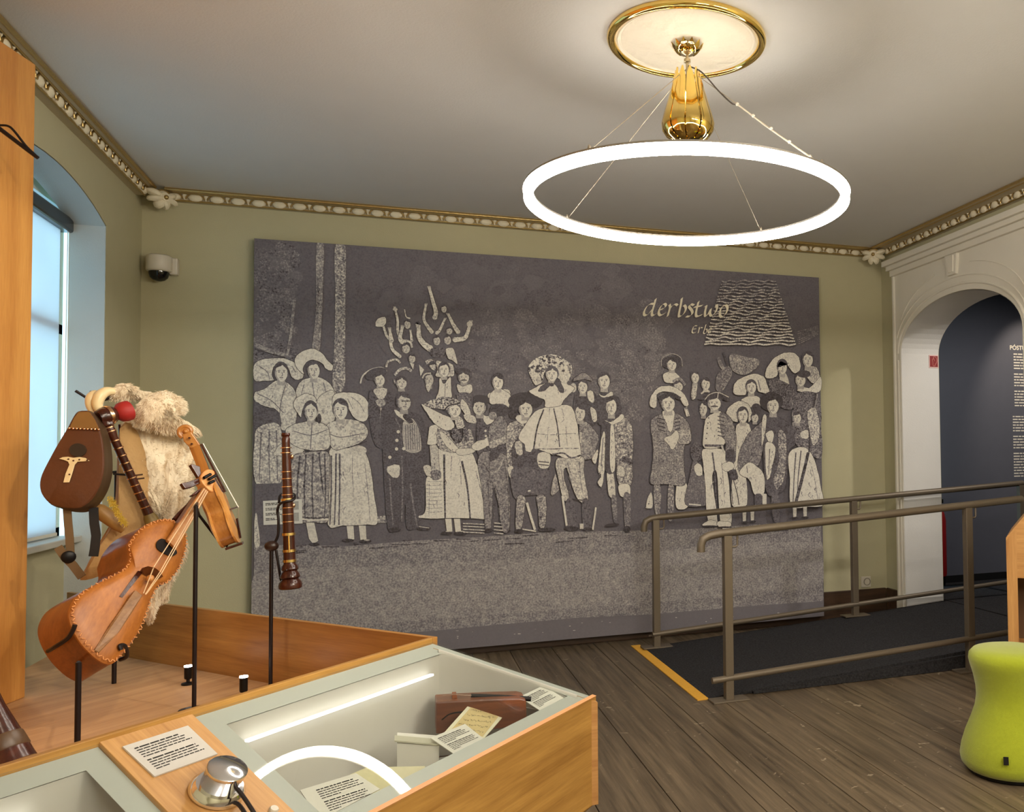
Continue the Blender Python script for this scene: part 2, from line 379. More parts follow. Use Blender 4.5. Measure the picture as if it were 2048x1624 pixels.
# passage beyond the doorway
PF = .155
struct(MB().box(3.885, 6.8, 6.5, 6.6, 0, ZC).build('wall_passage', M_NAVY))
struct(MB().box(6.7, 6.8, 2.6, 6.6, 0, ZC).build('wall_passage_end', M_NAVY))
struct(MB().box(3.885, 6.8, 2.5, 2.6, 0, ZC).build('wall_passage_near', M_NAVY))
struct(MB().box(3.57, 6.8, 2.5, 6.6, ZC+.002, ZC+.1).build('ceiling_passage', M_NAVY))
struct(MB().box(3.885, 6.8, 2.6, 6.5, 0, PF).build('floor_passage', M_CARPET))
struct(MB().box(3.885, 6.7, 6.485, 6.5, PF, .215).build('baseboard_passage', mat('black_skirting', srgb(20, 20, 22), rough=.5)))
# skirting
bb = struct(MB().box(XL, XR-.02, 6.078, 6.1, 0, .225).build('baseboard_back', M_DARKWOOD, bevel=.004))
struct(MB().box(XR-.02, XR, AY1+.09, 6.078, 0, .225).build('baseboard_right', M_DARKWOOD, bevel=.004))

# ---- cornice: flat band with gilt edge, egg and dart row, corner bosses
def egg_mesh():
    mb = MB(); mb.ell((0, 0, 0), (.040, .020, .025), seg=12, rings=6); o = mb.build('egg', M_CREAM, smooth=True); me = o.data; bpy.data.objects.remove(o); return me
def rim_mesh():
    mb = MB(); mb.tube([(.047*math.cos(a), -.008, -.012+.034*math.sin(a)) for a in [math.pi*k/10 for k in range(11)]], .0045, 6)
    o = mb.build('rim', M_GILT, smooth=True); me = o.data; bpy.data.objects.remove(o); return me
def dart_mesh():
    mb = MB()
    mb.prism([(0, -.004, -.020), (.010, -.004, .0), (.021, -.004, .021), (.006, -.016, .014), (0, -.018, .020), (-.006, -.016, .014), (-.021, -.004, .021), (-.010, -.004, 0)], (0, .016, 0))
    o = mb.build('dart', M_CREAM); me = o.data; bpy.data.objects.remove(o); return me
EGG, RIM, DART = egg_mesh(), rim_mesh(), dart_mesh()
def cornice(name, a, b, inward, wband, units, zlow):
    """a->b along the wall line, inward = unit vector into the room"""
    a, b, n = V(a), V(b), V(inward); t = (b-a).normalized()
    mb = MB()
    c0 = a + n*(wband/2); c1 = b + n*(wband/2)
    mb.beam(c0+V((0, 0, ZC-.009)), c1+V((0, 0, ZC-.009)), wband, .018)
    mb.beam(a+n*.02+V((0, 0, (zlow+ZC-.018)/2)), b+n*.02+V((0, 0, (zlow+ZC-.018)/2)), .04, ZC-.018-zlow)
    tr = struct(mb.build(name, M_BAND))
    mb = MB(); mb.tube([a+n*wband+V((0, 0, ZC-.012)), b+n*wband+V((0, 0, ZC-.012))], .010, 8); mb.tube([a+n*(wband-.03)+V((0, 0, ZC-.019)), b+n*(wband-.03)+V((0, 0, ZC-.019))], .005, 6)
    mb.build('gilt_bead', M_GILT, tr, smooth=True)
    MB().tube([a+n*.045+V((0, 0, zlow+.002)), b+n*.045+V((0, 0, zlow+.002))], .006, 6).build('gilt_bead', M_GILT, tr, smooth=True)
    rz = math.atan2(t.y, t.x); 
    if V((-math.sin(rz), math.cos(rz), 0)).dot(n) > 0: rz += math.pi
    L = (b-a).length; k = int(L/.112); s0, s1 = units
    for i in range(k+1):
        if not (s0 <= i*.112 <= s1): continue
        p = a + t*(i*.112+.03) + n*.046 + V((0, 0, zlow+.024))
        put('egg', EGG, tr, p, (0, 0, rz)); put('rim', RIM, tr, p+n*.004, (0, 0, rz)); put('dart', DART, tr, p+t*.056, (0, 0, rz))
    return tr
tr1 = cornice('trim_1', (XL+.14, YB, 0), (XR-.15, YB, 0), (0, -1, 0), .125, (0, 9), 2.848)
tr2 = cornice('trim_2', (XL, YB-.14, 0), (XL, YF, 0), (1, 0, 0), .095, (0, 3.2), 2.838)
tr3 = cornice('trim_3', (XR, YB-.15, 0), (XR, YF, 0), (-1, 0, 0), .165, (0, 3.4), 2.845)
def corner_boss(parent, c, dirv, s):
    """carved corner leaf: curling petals round a small rosette"""
    rng = random.Random(3); c = V(c); d = V(dirv).normalized(); side = d.cross(V((0, 0, 1))).normalized(); up = V((0, 0, 1))
    mb = MB()
    mb.ell(c+d*.03*s, (.05*s, .05*s, .045*s), seg=14, rings=8)
    for k in range(6):
        a = math.pi*(-.12+1.24*k/5); o = side*math.cos(a)*.062*s - up*math.sin(a)*.046*s + d*rng.uniform(-.01, .02)*s
        mb.tube(smooth_open([tuple(c+d*.01), tuple(c+o*.5+d*.05*s), tuple(c+o+d*.045*s), tuple(c+o*1.15+d*.02*s)], 4), [.016*s]+[.034*s*(1-abs(2*q/12-1)**2*.35) for q in range(12)], 8, flat=.6)
    mb.tube([tuple(c+d*.075*s+side*math.cos(t)*.028*s*(1-t/14)+up*math.sin(t)*.028*s*(1-t/14)) for t in [k*.5 for k in range(20)]], .007*s, 6)
    mb.build('corner_boss', M_CREAM, parent, smooth=True)
    mb = MB(); mb.tube([tuple(c+d*.058*s+side*math.cos(t)*.05*s-up*math.sin(t)*.042*s) for t in [k*2*math.pi/20 for k in range(21)]], .006*s, 6); mb.ell(c+d*.085*s, (.014*s,)*3, seg=8, rings=6)
    mb.build('corner_boss_gilding', M_GILT, parent, smooth=True)
corner_boss(tr1, (XL+.10, YB-.10, 2.845), (.7, -.7, -.15), .95)
corner_boss(tr1, (XR-.13, YB-.12, 2.84), (-.6, -.8, -.1), 1.0)

# ================================================================== RAMP AND RAILS
ramp = thing('access_ramp', 'charcoal carpeted wheelchair ramp rising to the arched doorway', 'ramp', (1.5, 5.1, 0))
sl = .0607
mb = MB(); mb.prism([(1.50, 4.43, .002), (3.885, 4.43, .002), (3.885, 4.43, .004+.0607*2.385), (1.50, 4.43, .006)], (0, 1.33, 0)); mb.build('carpet_wedge', M_CARPET, ramp, bevel=.002)
for zz, yy in ((.45, .012), (.8, .02)):
    mb = MB(); mb.prism([(1.75, 4.43-yy, .003), (3.53, 4.43-yy, .003), (3.53, 4.43-yy, .004+.0607*2.03*zz), (1.75, 4.43-yy, .004+.0607*.25*zz)], (0, yy, 0)); mb.build('side_skirt', M_CARPET, ramp)
tag(MB().box(1.435, 1.498, 4.415, 5.86, 0, .006).build('warning_strip', M_YELLOW, bevel=.001), 'narrow yellow warning strip on the floor at the foot of the ramp', 'floor strip')
def handrail(label, y, zt0, st, zl0, sll, posts, x_end, x0, floor_z, kinks):
    t = thing('handrail', label, 'handrail', (posts[0], y, 0), 'handrails of the ramp')
    zt = lambda x: zt0 + st*(x-1.59); zl = lambda x: zl0 + sll*(x-1.59)
    R = .022
    pts = [(x0, y, zt(x0)-.085), (x0, y, zt(x0)-.05), (x0+.012, y, zt(x0)-.018), (x0+.045, y, zt(x0)-.002), (x0+.10, y, zt(x0+.10)), (x_end, y, zt(x_end))]
    MB().tube(pts, R, 14).build('top_rail', M_RAIL, t, smooth=True)
    MB().tube([(x0+.05, y-.01, zl(x0+.05)), (x_end-.1, y-.01, zl(x_end-.1))], .0175, 12).build('lower_rail', M_RAIL, t, smooth=True)
    for x in posts:
        p = MB().box(x-.0225, x+.0225, y-.0225, y+.0225, floor_z(x), zt(x)-.016).build('post', M_RAIL, t, bevel=.003)
        MB().box(x-.10, x+.10, y-.05, y+.05, floor_z(x), floor_z(x)+.009).build('foot_plate', M_RAIL, p, bevel=.002)
        b = MB(); b.tube([(x+.02, y, zt(x)-.075), (x+.05, y, zt(x)-.075), (x+.058, y, zt(x)-.066), (x+.058, y, zt(x)-.018)], .006, 8); b.build('bracket', M_RAIL, p, smooth=True)
        b = MB(); b.tube([(x-.05, y+.012, zl(x)-.012), (x-.02, y+.012, zl(x)-.012)], .005, 6); b.build('bracket', M_RAIL, p, smooth=True)
    return t
handrail('nearer bronze-grey tubular handrail along the open side of the ramp', 4.36, .876, .0636, .117, .0489, (1.59, 3.105), 3.50, 1.445, lambda x: 0, None)
handrail('farther bronze-grey tubular handrail between the ramp and the big photo panel', 5.715, .874, .0535, .100, .0575, (1.575, 3.075, 4.58), 4.60, 1.495, lambda x: .006+.0607*(x-1.5) if x < 3.8 else PF, None)

# ================================================================== PENDANT LAMP AND CEILING ROSE
LX, LY = 1.0235, 3.194
rose = thing('ceiling_rose', 'round plaster ceiling rose with a gilded rim above the ring lamp', 'ceiling rose', (LX, LY, ZC))
MB().lathe([(.285, 0), (.285, -.010), (.275, -.014), (.255, -.012), (.25, -.016), (.0, -.018)], (LX, LY, ZC), seg=64).build('plaster_disc', M_PLASTER, rose, smooth=True)
MB().lathe([(.262, -.013), (.268, -.020), (.272, -.013)], (LX, LY, ZC), seg=64, cap0=False, cap1=False).build('inner_bead', M_WHITE, rose, smooth=True)
MB().tube([(LX+.292*math.cos(a), LY+.292*math.sin(a), ZC-.012) for a in [2*math.pi*k/72 for k in range(73)]], .017, 12).build('gilded_rim', M_GOLD, rose, smooth=True)
lamp = thing('pendant_ring_lamp', 'large glowing ring lamp hanging below a gold bud from the ceiling rose', 'pendant lamp', (LX, LY, ZC))
M_RING = emission('ring_diffuser', (1.0, 0.93, 0.82, 1), RING_STRENGTH)
M_WIRE = mat('steel_wire', srgb(190, 180, 165), rough=.35, metal=.8)
M_CABLE = mat('clear_cable', srgb(205, 195, 178), rough=.4)
def ring_lamp(root, x, y, z, R, m=None):
    mb = MB(); sec = [(R-.014, .016), (R-.0155, -.013), (R-.010, -.018), (R+.010, -.018), (R+.0155, -.013), (R+.014, .016)]
    loops = [[(x+r*math.cos(a), y+r*math.sin(a), z+h) for r, h in sec] for a in [2*math.pi*k/96 for k in range(97)]]
    mb.ring_strip(loops, True); mb.build('light_ring', m or M_RING, root, smooth=True)
    mb = MB(); sec = [(R-.019, .016), (R-.019, .023), (R+.019, .023), (R+.019, .016)]
    loops = [[(x+r*math.cos(a), y+r*math.sin(a), z+h) for r, h in sec] for a in [2*math.pi*k/96 for k in range(97)]]
    mb.ring_strip(loops, True); mb.build('ring_housing', mat('lamp_housing', srgb(170, 165, 158), rough=.4, metal=.7), root)
    hub = V((x, y, ZC-.115)); at = []
    for ang in (130, 40, -58, -140):
        e = V((x+R*math.cos(math.radians(ang)), y+R*math.sin(math.radians(ang)), z+.022)); at.append(e)
        MB().tube([hub, e], .0014, 5).build('suspension_wire', M_WIRE, root)
        MB().lathe([(.005, 0), (.006, .012), (.003, .02)], e, seg=8).build('wire_clip', M_WIRE, root)
    return hub, at
RZ = 2.2585
hub, at = ring_lamp(lamp, LX, LY, RZ, .603)
e = at[2]; d = e-hub
cb = [hub+V((0, 0, .01)), hub+d*.12+V((0, 0, .025)), hub+d*.25+V((0, 0, .0)), hub+d*.36-V((0, 0, .012)), hub+d*.40]
MB().tube(smooth_open([tuple(q) for q in cb]), .0028, 6).build('power_cable', mat('dark_cable', srgb(70, 64, 58), rough=.5), lamp, smooth=True)
MB().tube([hub+d*.40, hub+d*.6+V((0, 0, -.004)), hub+d*.8+V((0, 0, -.002)), e], .0032, 6).build('power_cable', M_CABLE, lamp, smooth=True)
for q in (.40, .52, .65, .78, .92): MB().ell(hub+d*q, (.007, .007, .007), seg=8, rings=6).build('cable_clip', M_PLASTIC, lamp, smooth=True)
# gold leaf collar, stem, bud of gold petals
for k in range(12):
    a = 2*math.pi*k/12; u = V((math.cos(a), math.sin(a), 0)); s_ = V((-math.sin(a), math.cos(a), 0)); c = V((LX, LY, ZC-.02))
    mb = MB(); L1 = []
    for r_, z_, w_ in ((.026, -.034, .009), (.042, -.030, .013), (.055, -.016, .011), (.062, -.004, .003)):
        L1.append([c+u*r_+V((0, 0, z_))-s_*w_, c+u*(r_-.003)+V((0, 0, z_-.005)), c+u*r_+V((0, 0, z_))+s_*w_, c+u*(r_+.004)+V((0, 0, z_+.004))])
    mb.ring_strip(L1, True, True, True); mb.build('collar_leaf', M_GOLD, lamp, smooth=True)
MB().lathe([(.0, -.018), (.034, -.020), (.036, -.045), (.026, -.06), (.006, -.066), (.006, -.078), (.013, -.08), (.013, -.092), (.006, -.096), (.006, -.4)], (LX, LY, ZC), seg=20).build('stem', mat('stem_metal', (0.55, 0.46, 0.30, 1), rough=.3, metal=1.), lamp, smooth=True)
BT = ZC
prof = [(-.122, .046), (-.155, .052), (-.205, .065), (-.255, .079), (-.30, .092), (-.335, .100), (-.362, .096), (-.386, .080), (-.403, .052), (-.412, .022)]
NP = 10
for k in range(NP):
    a0 = 2*math.pi*(k+.35)/NP; mb = MB(); loops = []
    for i, (z_, r_) in enumerate(prof):
        fz = .08 if i == 0 else (.40 if i == 1 else .455 if i < 7 else .43)
        ha = 2*math.pi/NP*fz
        row = []
        for j in range(5):
            a = a0 + ha*(j/2-1); bul = 1+.035*(1-(j/2-1)**2)
            row.append(V((LX+r_*bul*math.cos(a), LY+r_*bul*math.sin(a), BT+z_)))
        row += [V((LX+(r_-.004)*math.cos(a0+ha*q), LY+(r_-.004)*math.sin(a0+ha*q), BT+z_)) for q in (1, 0, -1)]
        loops.append(row)
    mb.ring_strip(loops, True, True, True); mb.build('bud_petal', M_GOLD, lamp, smooth=True)
MB().ell((LX, LY, BT-.345), (.08, .08, .055), seg=20, rings=10).build('bud_core', M_GOLD, lamp, smooth=True)
# second ring lamp, added unseen behind the camera to even out the light
fill_lamp2 = thing('pendant_ring_lamp', 'added fill ring lamp, at the end of the room behind the camera', 'pendant lamp', (1.2, -1.1, ZC))
M_RING_FILL = emission('ring_diffuser_fill', (1.0, 0.93, 0.82, 1), RING_FILL)
ring_lamp(fill_lamp2, 1.2, -1.1, RZ, .60, M_RING_FILL)
MB().lathe([(.05, 0), (.05, -.03), (.01, -.05), (.006, -.12)], (1.2, -1.1, ZC), seg=16).build('canopy', M_GOLD, fill_lamp2, smooth=True)
fill_lamp3 = thing('pendant_ring_lamp', 'added fill ring lamp, over the right side of the room behind the camera', 'pendant lamp', (2.4, .4, ZC))  # another out-of-view ring, added for more even brightness
ring_lamp(fill_lamp3, 2.4, .4, RZ+.1, .50, M_RING_FILL)
MB().lathe([(.05, 0), (.05, -.03), (.01, -.05), (.006, -.12)], (2.4, .4, ZC), seg=16).build('canopy', M_GOLD, fill_lamp3, smooth=True)
# track spotlights behind the camera, aimed at the instruments and at the doorway passage
def spot_fixture(loc, target, power, deg, label, col=(1, .87, .68), parent_z=ZC):
    loc = V(loc); d = (V(target)-loc).normalized()
    t = thing('ceiling_spotlight', label, 'spotlight', (loc.x, loc.y, parent_z))
    mb = MB(); mb.lathe([(.03, -.09), (.036, -.085), (.036, .02), (.033, .02), (.033, -.0)], loc, d, 16, True, True); mb.build('lamp_head', M_BLACK, t, smooth=True)
    mb = MB(); mb.tube([loc-d*.05, V((loc.x, loc.y, parent_z))], .008, 8); mb.build('mounting_arm', M_BLACK, t)
    l = spot('spot_light', loc+d*.03, target, power, deg, col, .6, .03); l.parent = t; l.location = loc+d*.03-V(t.location)
    return t
# ================================================================== THE BIG PRINTED PHOTOGRAPH
MY = 6.03
mural = thing('photo_mural_panel', 'wall-sized grey photograph panel of a costumed group with the words derbstwo Erbe', 'photo panel', (1.06, 6.06, .055))
M_BOARD = mat('mural_board_edge', srgb(104, 98, 100), rough=.7, spec=.2, var=.05, scale=30)
MB().box(-.853, 2.978, MY+.001, 6.074, .055, 2.647).build('board', M_BOARD, mural)
MB().box(-.6, 2.7, 6.074, 6.0995, .6, .66).build('wall_batten', M_DARKWOOD, mural); MB().box(-.6, 2.7, 6.074, 6.0995, 2.0, 2.06).build('wall_batten', M_DARKWOOD, mural)
def print_mat():
    m, N, L, P = nt('mural_print')
    P.inputs['Roughness'].default_value = .62; P.inputs['Specular IOR Level'].default_value = .25
    at_ = N.new('ShaderNodeAttribute'); at_.attribute_name = 'tone'; ag = N.new('ShaderNodeAttribute'); ag.attribute_name = 'grain'
    tc = N.new('ShaderNodeTexCoord')
    def noise(sc, det, rough=.6):
        n = N.new('ShaderNodeTexNoise'); n.inputs['Scale'].default_value = sc; n.inputs['Detail'].default_value = det; n.inputs['Roughness'].default_value = rough
        L.new(tc.outputs['Object'], n.inputs['Vector']); return n
    a, b = noise(92, 2.0), noise(22, 2)
    def math_(op, x, y):
        k = N.new('ShaderNodeMath'); k.operation = op
        for i, q in enumerate((x, y)):
            if isinstance(q, (int, float)): k.inputs[i].default_value = q
            else: L.new(q, k.inputs[i])
        return k.outputs[0]
    n1 = math_('MULTIPLY', math_('SUBTRACT', a.outputs['Fac'], .5), 4.2)
    n2 = math_('MULTIPLY', math_('SUBTRACT', b.outputs['Fac'], .5), 1.6)
    s = math_('MULTIPLY', math_('ADD', n1, n2), ag.outputs['Fac'])
    v = math_('ADD', at_.outputs['Fac'], s)
    rp = N.new('ShaderNodeValToRGB'); e = rp.color_ramp.elements
    e[0].position = .0; e[0].color = srgb(62, 55, 56)
    e[1].position = 1.; e[1].color = srgb(240, 235, 224)
    for pos, c in ((.18, (110, 105, 112)), (.34, (126, 121, 126)), (.62, (180, 174, 171)), (.85, (224, 219, 208))):
        q = e.new(pos); q.color = srgb(*c)
    L.new(v, rp.inputs['Fac']); L.new(rp.outputs['Color'], P.inputs['Base Color'])
    return m
RJ = random.Random(21)
class Print:
    def __init__(s): s.v = []; s.f = []; s.t = []; s.g = []; s.k = 0; s.o = (0, 0, 1)
    def at(s, p): return (s.o[0]+p[0]/s.o[2], s.o[1]+p[1]/s.o[2])
    def raw(s, pts, tone, grain, faces=None):
        s.k += 1; o = len(s.v)
        if tone > .5 and grain: grain = grain*1.45+.03
        for p in pts:
            q = s.at(p); q = aty(q[0], q[1], MY-1.2e-5*s.k); s.v.append(V((min(max(q.x, -.852), 2.977), q.y, min(max(q.z, .056), 2.646))))
        for f in (faces or [tuple(range(len(pts)))]):
            s.f.append(tuple(i+o for i in f)); s.t.append(tone); s.g.append(grain)
    def poly(s, pts, tone, grain=.12, sm=True, line=0, lt=.02):
        q = smooth_closed(pts, 5) if sm else pts
        if sm: q = [(a+RJ.uniform(-1, 1)*.55*s.o[2], b+RJ.uniform(-1, 1)*.55*s.o[2]) for a, b in q]
        s.raw(q, tone, grain)
        if sm and tone > .4:
            c = (sum(a for a, b in q)/len(q), sum(b for a, b in q)/len(q)); hh_ = max(b for a, b in q)-min(b for a, b in q); sp_ = hh_/s.o[2]
            for _ in range(int(min(12, sp_/7))):      # creases and specks of the old photograph
                a, b = RJ.choice(q); t = RJ.uniform(.15, .8); x, y = c[0]+(a-c[0])*t, c[1]+(b-c[1])*t; l = hh_*RJ.uniform(.04, .11)
                s.stroke([(x, y), (x+RJ.uniform(-.3, .3)*l, y+l*.5), (x+RJ.uniform(-.4, .4)*l, y+l)], RJ.uniform(.8, 2.)*s.o[2], tone*RJ.uniform(.3, .72), .3, taper=.6)
        if line: s.stroke(list(q)+[q[0]], line, lt, .1, sm=False)
    def ell(s, x, y, w, h, tone, grain=.08, rot=0, n=16):
        c, sn = math.cos(rot), math.sin(rot)
        s.raw([(x+w/2*math.cos(t)*c-h/2*math.sin(t)*sn, y+w/2*math.cos(t)*sn+h/2*math.sin(t)*c) for t in [2*math.pi*k/n for k in range(n)]], tone, grain)
    def stroke(s, pts, w, tone, grain=.08, sm=True, taper=0):
        q = smooth_open(pts, 4) if sm and len(pts) > 2 else [tuple(p) for p in pts]
        vs = []; n = len(q)
        for i in range(n):
            a, b = q[max(i-1, 0)], q[min(i+1, n-1)]; dx, dy = b[0]-a[0], b[1]-a[1]; l = math.hypot(dx, dy) or 1
            ww = w/2*(1-taper*i/(n-1)); vs += [(q[i][0]-dy/l*ww, q[i][1]+dx/l*ww), (q[i][0]+dy/l*ww, q[i][1]-dx/l*ww)]
        s.raw(vs, tone, grain, [(2*i, 2*i+1, 2*i+3, 2*i+2) for i in range(n-1)])
    def nib(s, pts, wv, tone=.93):
        q = smooth_open(pts, 6); vs = []
        for p in q: vs += [(p[0]-wv[0]/2, p[1]-wv[1]/2), (p[0]+wv[0]/2, p[1]+wv[1]/2)]
        s.raw(vs, tone, 0, [(2*i, 2*i+1, 2*i+3, 2*i+2) for i in range(len(q)-1)])
    def head(s, x, y, w, h, turn=0., tone=.82, hair=.12, neck=True, mous=False, big=True, shade=1):
        """small portrait: hair, face, shaded cheek, brows, eyes, nose, mouth"""
        if neck: s.poly([(x-w*.28, y+h*.2), (x+w*.28, y+h*.2), (x+w*.34, y+h*.75), (x-w*.34, y+h*.75)], tone*.8, .06, sm=False)
        if hair is not None: s.ell(x-turn*w*.12, y-h*.08, w*1.22, h*1.16, hair, .1)
        tone = min(.95, tone*1.12); s.ell(x+turn*w*.06, y+h*.03, w, h, tone, .05)
        s.poly([(x-shade*w*.5, y-h*.25), (x-shade*w*.36, y-h*.1), (x-shade*w*.34, y+h*.2), (x-shade*w*.08, y+h*.5), (x-shade*w*.3, y+h*.42), (x-shade*w*.47, y+h*.15)], tone*.68, .12)
        if hair is not None:
            pt_ = RJ.uniform(-.25, .25); lo_ = RJ.uniform(-.36, -.26); lo2 = RJ.uniform(-.36, -.26); sl_ = RJ.uniform(-.2, .02); sr_ = RJ.uniform(-.2, .02)
            s.poly([(x-w*.52, y+h*sl_), (x-w*.44, y-h*.46), (x, y-h*.58), (x+w*.44, y-h*.46), (x+w*.52, y+h*sr_), (x+w*.40, y+h*lo2*.8), (x+w*(pt_+.14), y+h*(lo2-.05)), (x+w*pt_, y-h*.45), (x+w*(pt_-.14), y+h*(lo_-.05)), (x-w*.40, y+h*lo_*.8)], hair, .1)
        ex = turn*w*.13
        for sd in (-1, 1):
            s.stroke([(x+ex+sd*w*.30, y-h*.12), (x+ex+sd*w*.10, y-h*.13)], h*.04, .22, 0, sm=False)
            s.ell(x+ex+sd*w*.20, y-h*.04, w*.14, h*.06, .05, 0, n=8)
        s.stroke([(x+ex*1.4+w*.02, y-h*.02), (x+ex*1.6+shade*w*.07, y+h*.16), (x+ex*1.2-w*.02, y+h*.18)], h*.045, .3, .05)
        s.stroke([(x+ex-w*.15, y+h*.29), (x+ex, y+h*.275), (x+ex+w*.13, y+h*.29)], h*.045, .12, 0)
        s.stroke([(x+ex-w*.09, y+h*.36), (x+ex+w*.09, y+h*.36)], h*.03, .45, 0, sm=False)
        if mous: s.stroke([(x+ex-w*.28, y+h*.26), (x+ex, y+h*.2), (x+ex+w*.28, y+h*.26)], h*.08, .04, 0)
    def buttons(s, pts, r, tone=.85):
        for x, y in pts: s.ell(x, y, r*2, r*2, tone, 0, n=8)
    def folds(s, lines, w, tone=.25, grain=.25):
        for l in lines: s.stroke(l, w, tone, grain, taper=.3)
p = Print()
# ---- backdrop, in photo pixels
p.o = (0, 0, 1)
p.poly([(508, 477), (1638, 555), (1648, 1232), (508, 1338)], .20, .07, sm=False)
RF = random.Random(31)
def foliage(x0, y0, x1, y1, n_, tone, grain, rmin, rmax):      # overlapping leafy blots of the printed forest
    for _ in range(n_):
        x, y = RF.uniform(x0, x1), RF.uniform(y0, y1); r = RF.uniform(rmin, rmax)
        k = RF.randint(7, 11); ph = RF.random()*6
        p.poly([(x+r*RF.uniform(.6, 1.2)*math.cos(ph+2*math.pi*i/k), y+r*RF.uniform(.5, 1.)*math.sin(ph+2*math.pi*i/k)) for i in range(k)], tone+RF.uniform(-.045, .05), grain*RF.uniform(.5, 1.2))
foliage(512, 495, 592, 715, 60, .27, .26, 8, 22)
foliage(770, 540, 1250, 640, 60, .215, .10, 14, 34)
foliage(930, 620, 1330, 860, 190, .27, .20, 10, 30)
foliage(1220, 640, 1330, 830, 60, .31, .24, 8, 22)
foliage(760, 600, 930, 700, 24, .21, .10, 12, 28)
# forest ground
p.poly([(508, 1092), (560, 1090), (700, 1092), (820, 1082), (960, 1074), (1100, 1064), (1240, 1062), (1380, 1058), (1500, 1050), (1641, 1040), (1647, 1202), (1500, 1212), (1300, 1229), (1150, 1236), (1000, 1249), (860, 1262), (700, 1272), (508, 1290)], .43, .22, sm=False)
p.poly([(508, 1150), (800, 1130), (1200, 1110), (1644, 1085), (1646, 1170), (1300, 1205), (900, 1235), (508, 1260)], .49, .19)
for k in range(26):
    x = random.uniform(515, 1600); y = 1092-(x-508)*.042+random.uniform(2, 20)
    p.stroke([(x, y), (x+random.uniform(15, 40), y-random.uniform(0, 3))], random.uniform(1.5, 3), .10, .2, sm=False)
# tree trunks
p.o = (490, 460, 2.461)
p.poly([(352, 68), (388, 72), (384, 250), (378, 420), (366, 592), (330, 590), (348, 420), (350, 250)], .48, .30)
p.poly([(444, 80), (494, 84), (494, 300), (492, 560), (488, 775), (432, 772), (442, 520), (444, 280)], .52, .30)
p.stroke([(243, 345), (235, 430), (222, 540), (205, 625)], 14, .48, .28)
p.stroke([(48, 563), (110, 590), (205, 620)], 20, .46, .26); p.stroke([(48, 585), (110, 605), (200, 628)], 5, .06, .1)
# women in white bonnets
def woman_a():
    p.poly([(48, 800), (95, 782), (150, 742), (205, 748), (252, 800), (258, 880), (240, 972), (180, 982), (160, 892), (100, 870), (48, 842)], .80, .18, line=2.5)
    p.poly([(48, 848), (105, 880), (165, 895), (178, 960), (150, 985), (100, 960), (48, 985)], .14, .1)
    p.poly([(48, 1010), (72, 968), (120, 950), (165, 955), (182, 1010), (184, 1150), (180, 1238), (140, 1250), (48, 1238)], .70, .22, line=2)
    p.folds([[(80, 1000), (75, 1100), (70, 1230)], [(120, 980), (118, 1100), (122, 1235)], [(155, 985), (160, 1235)]], 7, .35)
    p.poly([(48, 1250), (185, 1245), (190, 1400), (170, 1540), (48, 1540)], .18, .08, sm=False)
    p.poly([(48, 1420), (58, 1400), (70, 1500), (72, 1552), (48, 1556)], .8, .1)
    p.poly([(46, 660), (100, 634), (200, 632), (262, 668), (290, 716), (262, 738), (228, 722), (214, 682), (178, 656), (144, 672), (132, 712), (142, 740), (96, 744), (46, 738)], .82, .16, line=2.5)
    p.folds([[(70, 670), (110, 700), (120, 735)], [(230, 670), (250, 700)]], 4, .35)
    p.head(178, 702, 62, 84, .2, .78)
    p.stroke([(200, 760), (175, 860), (170, 960)], 4, .25); p.stroke([(60, 805), (130, 840), (190, 900)], 4, .3)
def woman_b():
    p.poly([(250, 792), (275, 745), (312, 728), (362, 724), (410, 748), (447, 800), (444, 840), (410, 900), (300, 900), (262, 845)], .82, .14, line=2.5)
    p.folds([[(330, 740), (338, 800), (345, 850)], [(290, 760), (275, 820)], [(385, 750), (405, 820)]], 4, .35)
    p.poly([(243, 640), (268, 606), (325, 584), (372, 600), (408, 642), (434, 668), (426, 694), (396, 682), (378, 656), (338, 640), (302, 652), (286, 690), (292, 712), (256, 682)], .88, .08, line=2.5)
    p.head(338, 692, 58, 78, .1, .80)
    p.poly([(350, 850), (392, 800), (440, 800), (442, 930), (410, 965), (360, 950)], .84, .12, line=2)
def woman_c():
    p.poly([(300, 1438), (340, 1438), (360, 1530), (335, 1545), (315, 1520)], .84, .06, sm=False); p.ell(340, 1548, 55, 18, .05)
    p.poly([(148, 1088), (185, 1046), (240, 1040), (292, 1085), (284, 1112), (150, 1110)], .82, .1, line=2)
    p.poly([(205, 976), (262, 950), (330, 940), (398, 960), (418, 1002), (412, 1074), (330, 1086), (240, 1062), (205, 1012)], .80, .16, line=2.5)
    p.poly([(234, 1122), (290, 1096), (392, 1086), (418, 1130), (412, 1300), (408, 1432), (330, 1438), (258, 1424), (232, 1260)], .56, .24, line=2.5)
    p.folds([[(270, 1110), (258, 1250), (262, 1420)], [(300, 1105), (292, 1260), (296, 1430)], [(335, 1100), (330, 1260), (336, 1430)], [(365, 1095), (372, 1180), (385, 1300)], [(392, 1100), (396, 1300), (390, 1430)]], 9, .16)
    p.stroke([(250, 1418), (330, 1428), (410, 1424)], 7, .9, .1); p.stroke([(250, 1408), (330, 1418), (410, 1414)], 5, .1, .3)
    p.poly([(238, 862), (254, 826), (300, 804), (342, 820), (354, 852), (322, 850), (286, 876), (276, 922), (260, 902)], .84, .14, line=2.5)
    p.head(324, 894, 60, 86, .25, .80)
    p.stroke([(240, 990), (320, 1010), (400, 985)], 4, .3); p.stroke([(330, 950), (322, 1080)], 4, .25); p.stroke([(285, 1090), (410, 1086)], 5, .06)
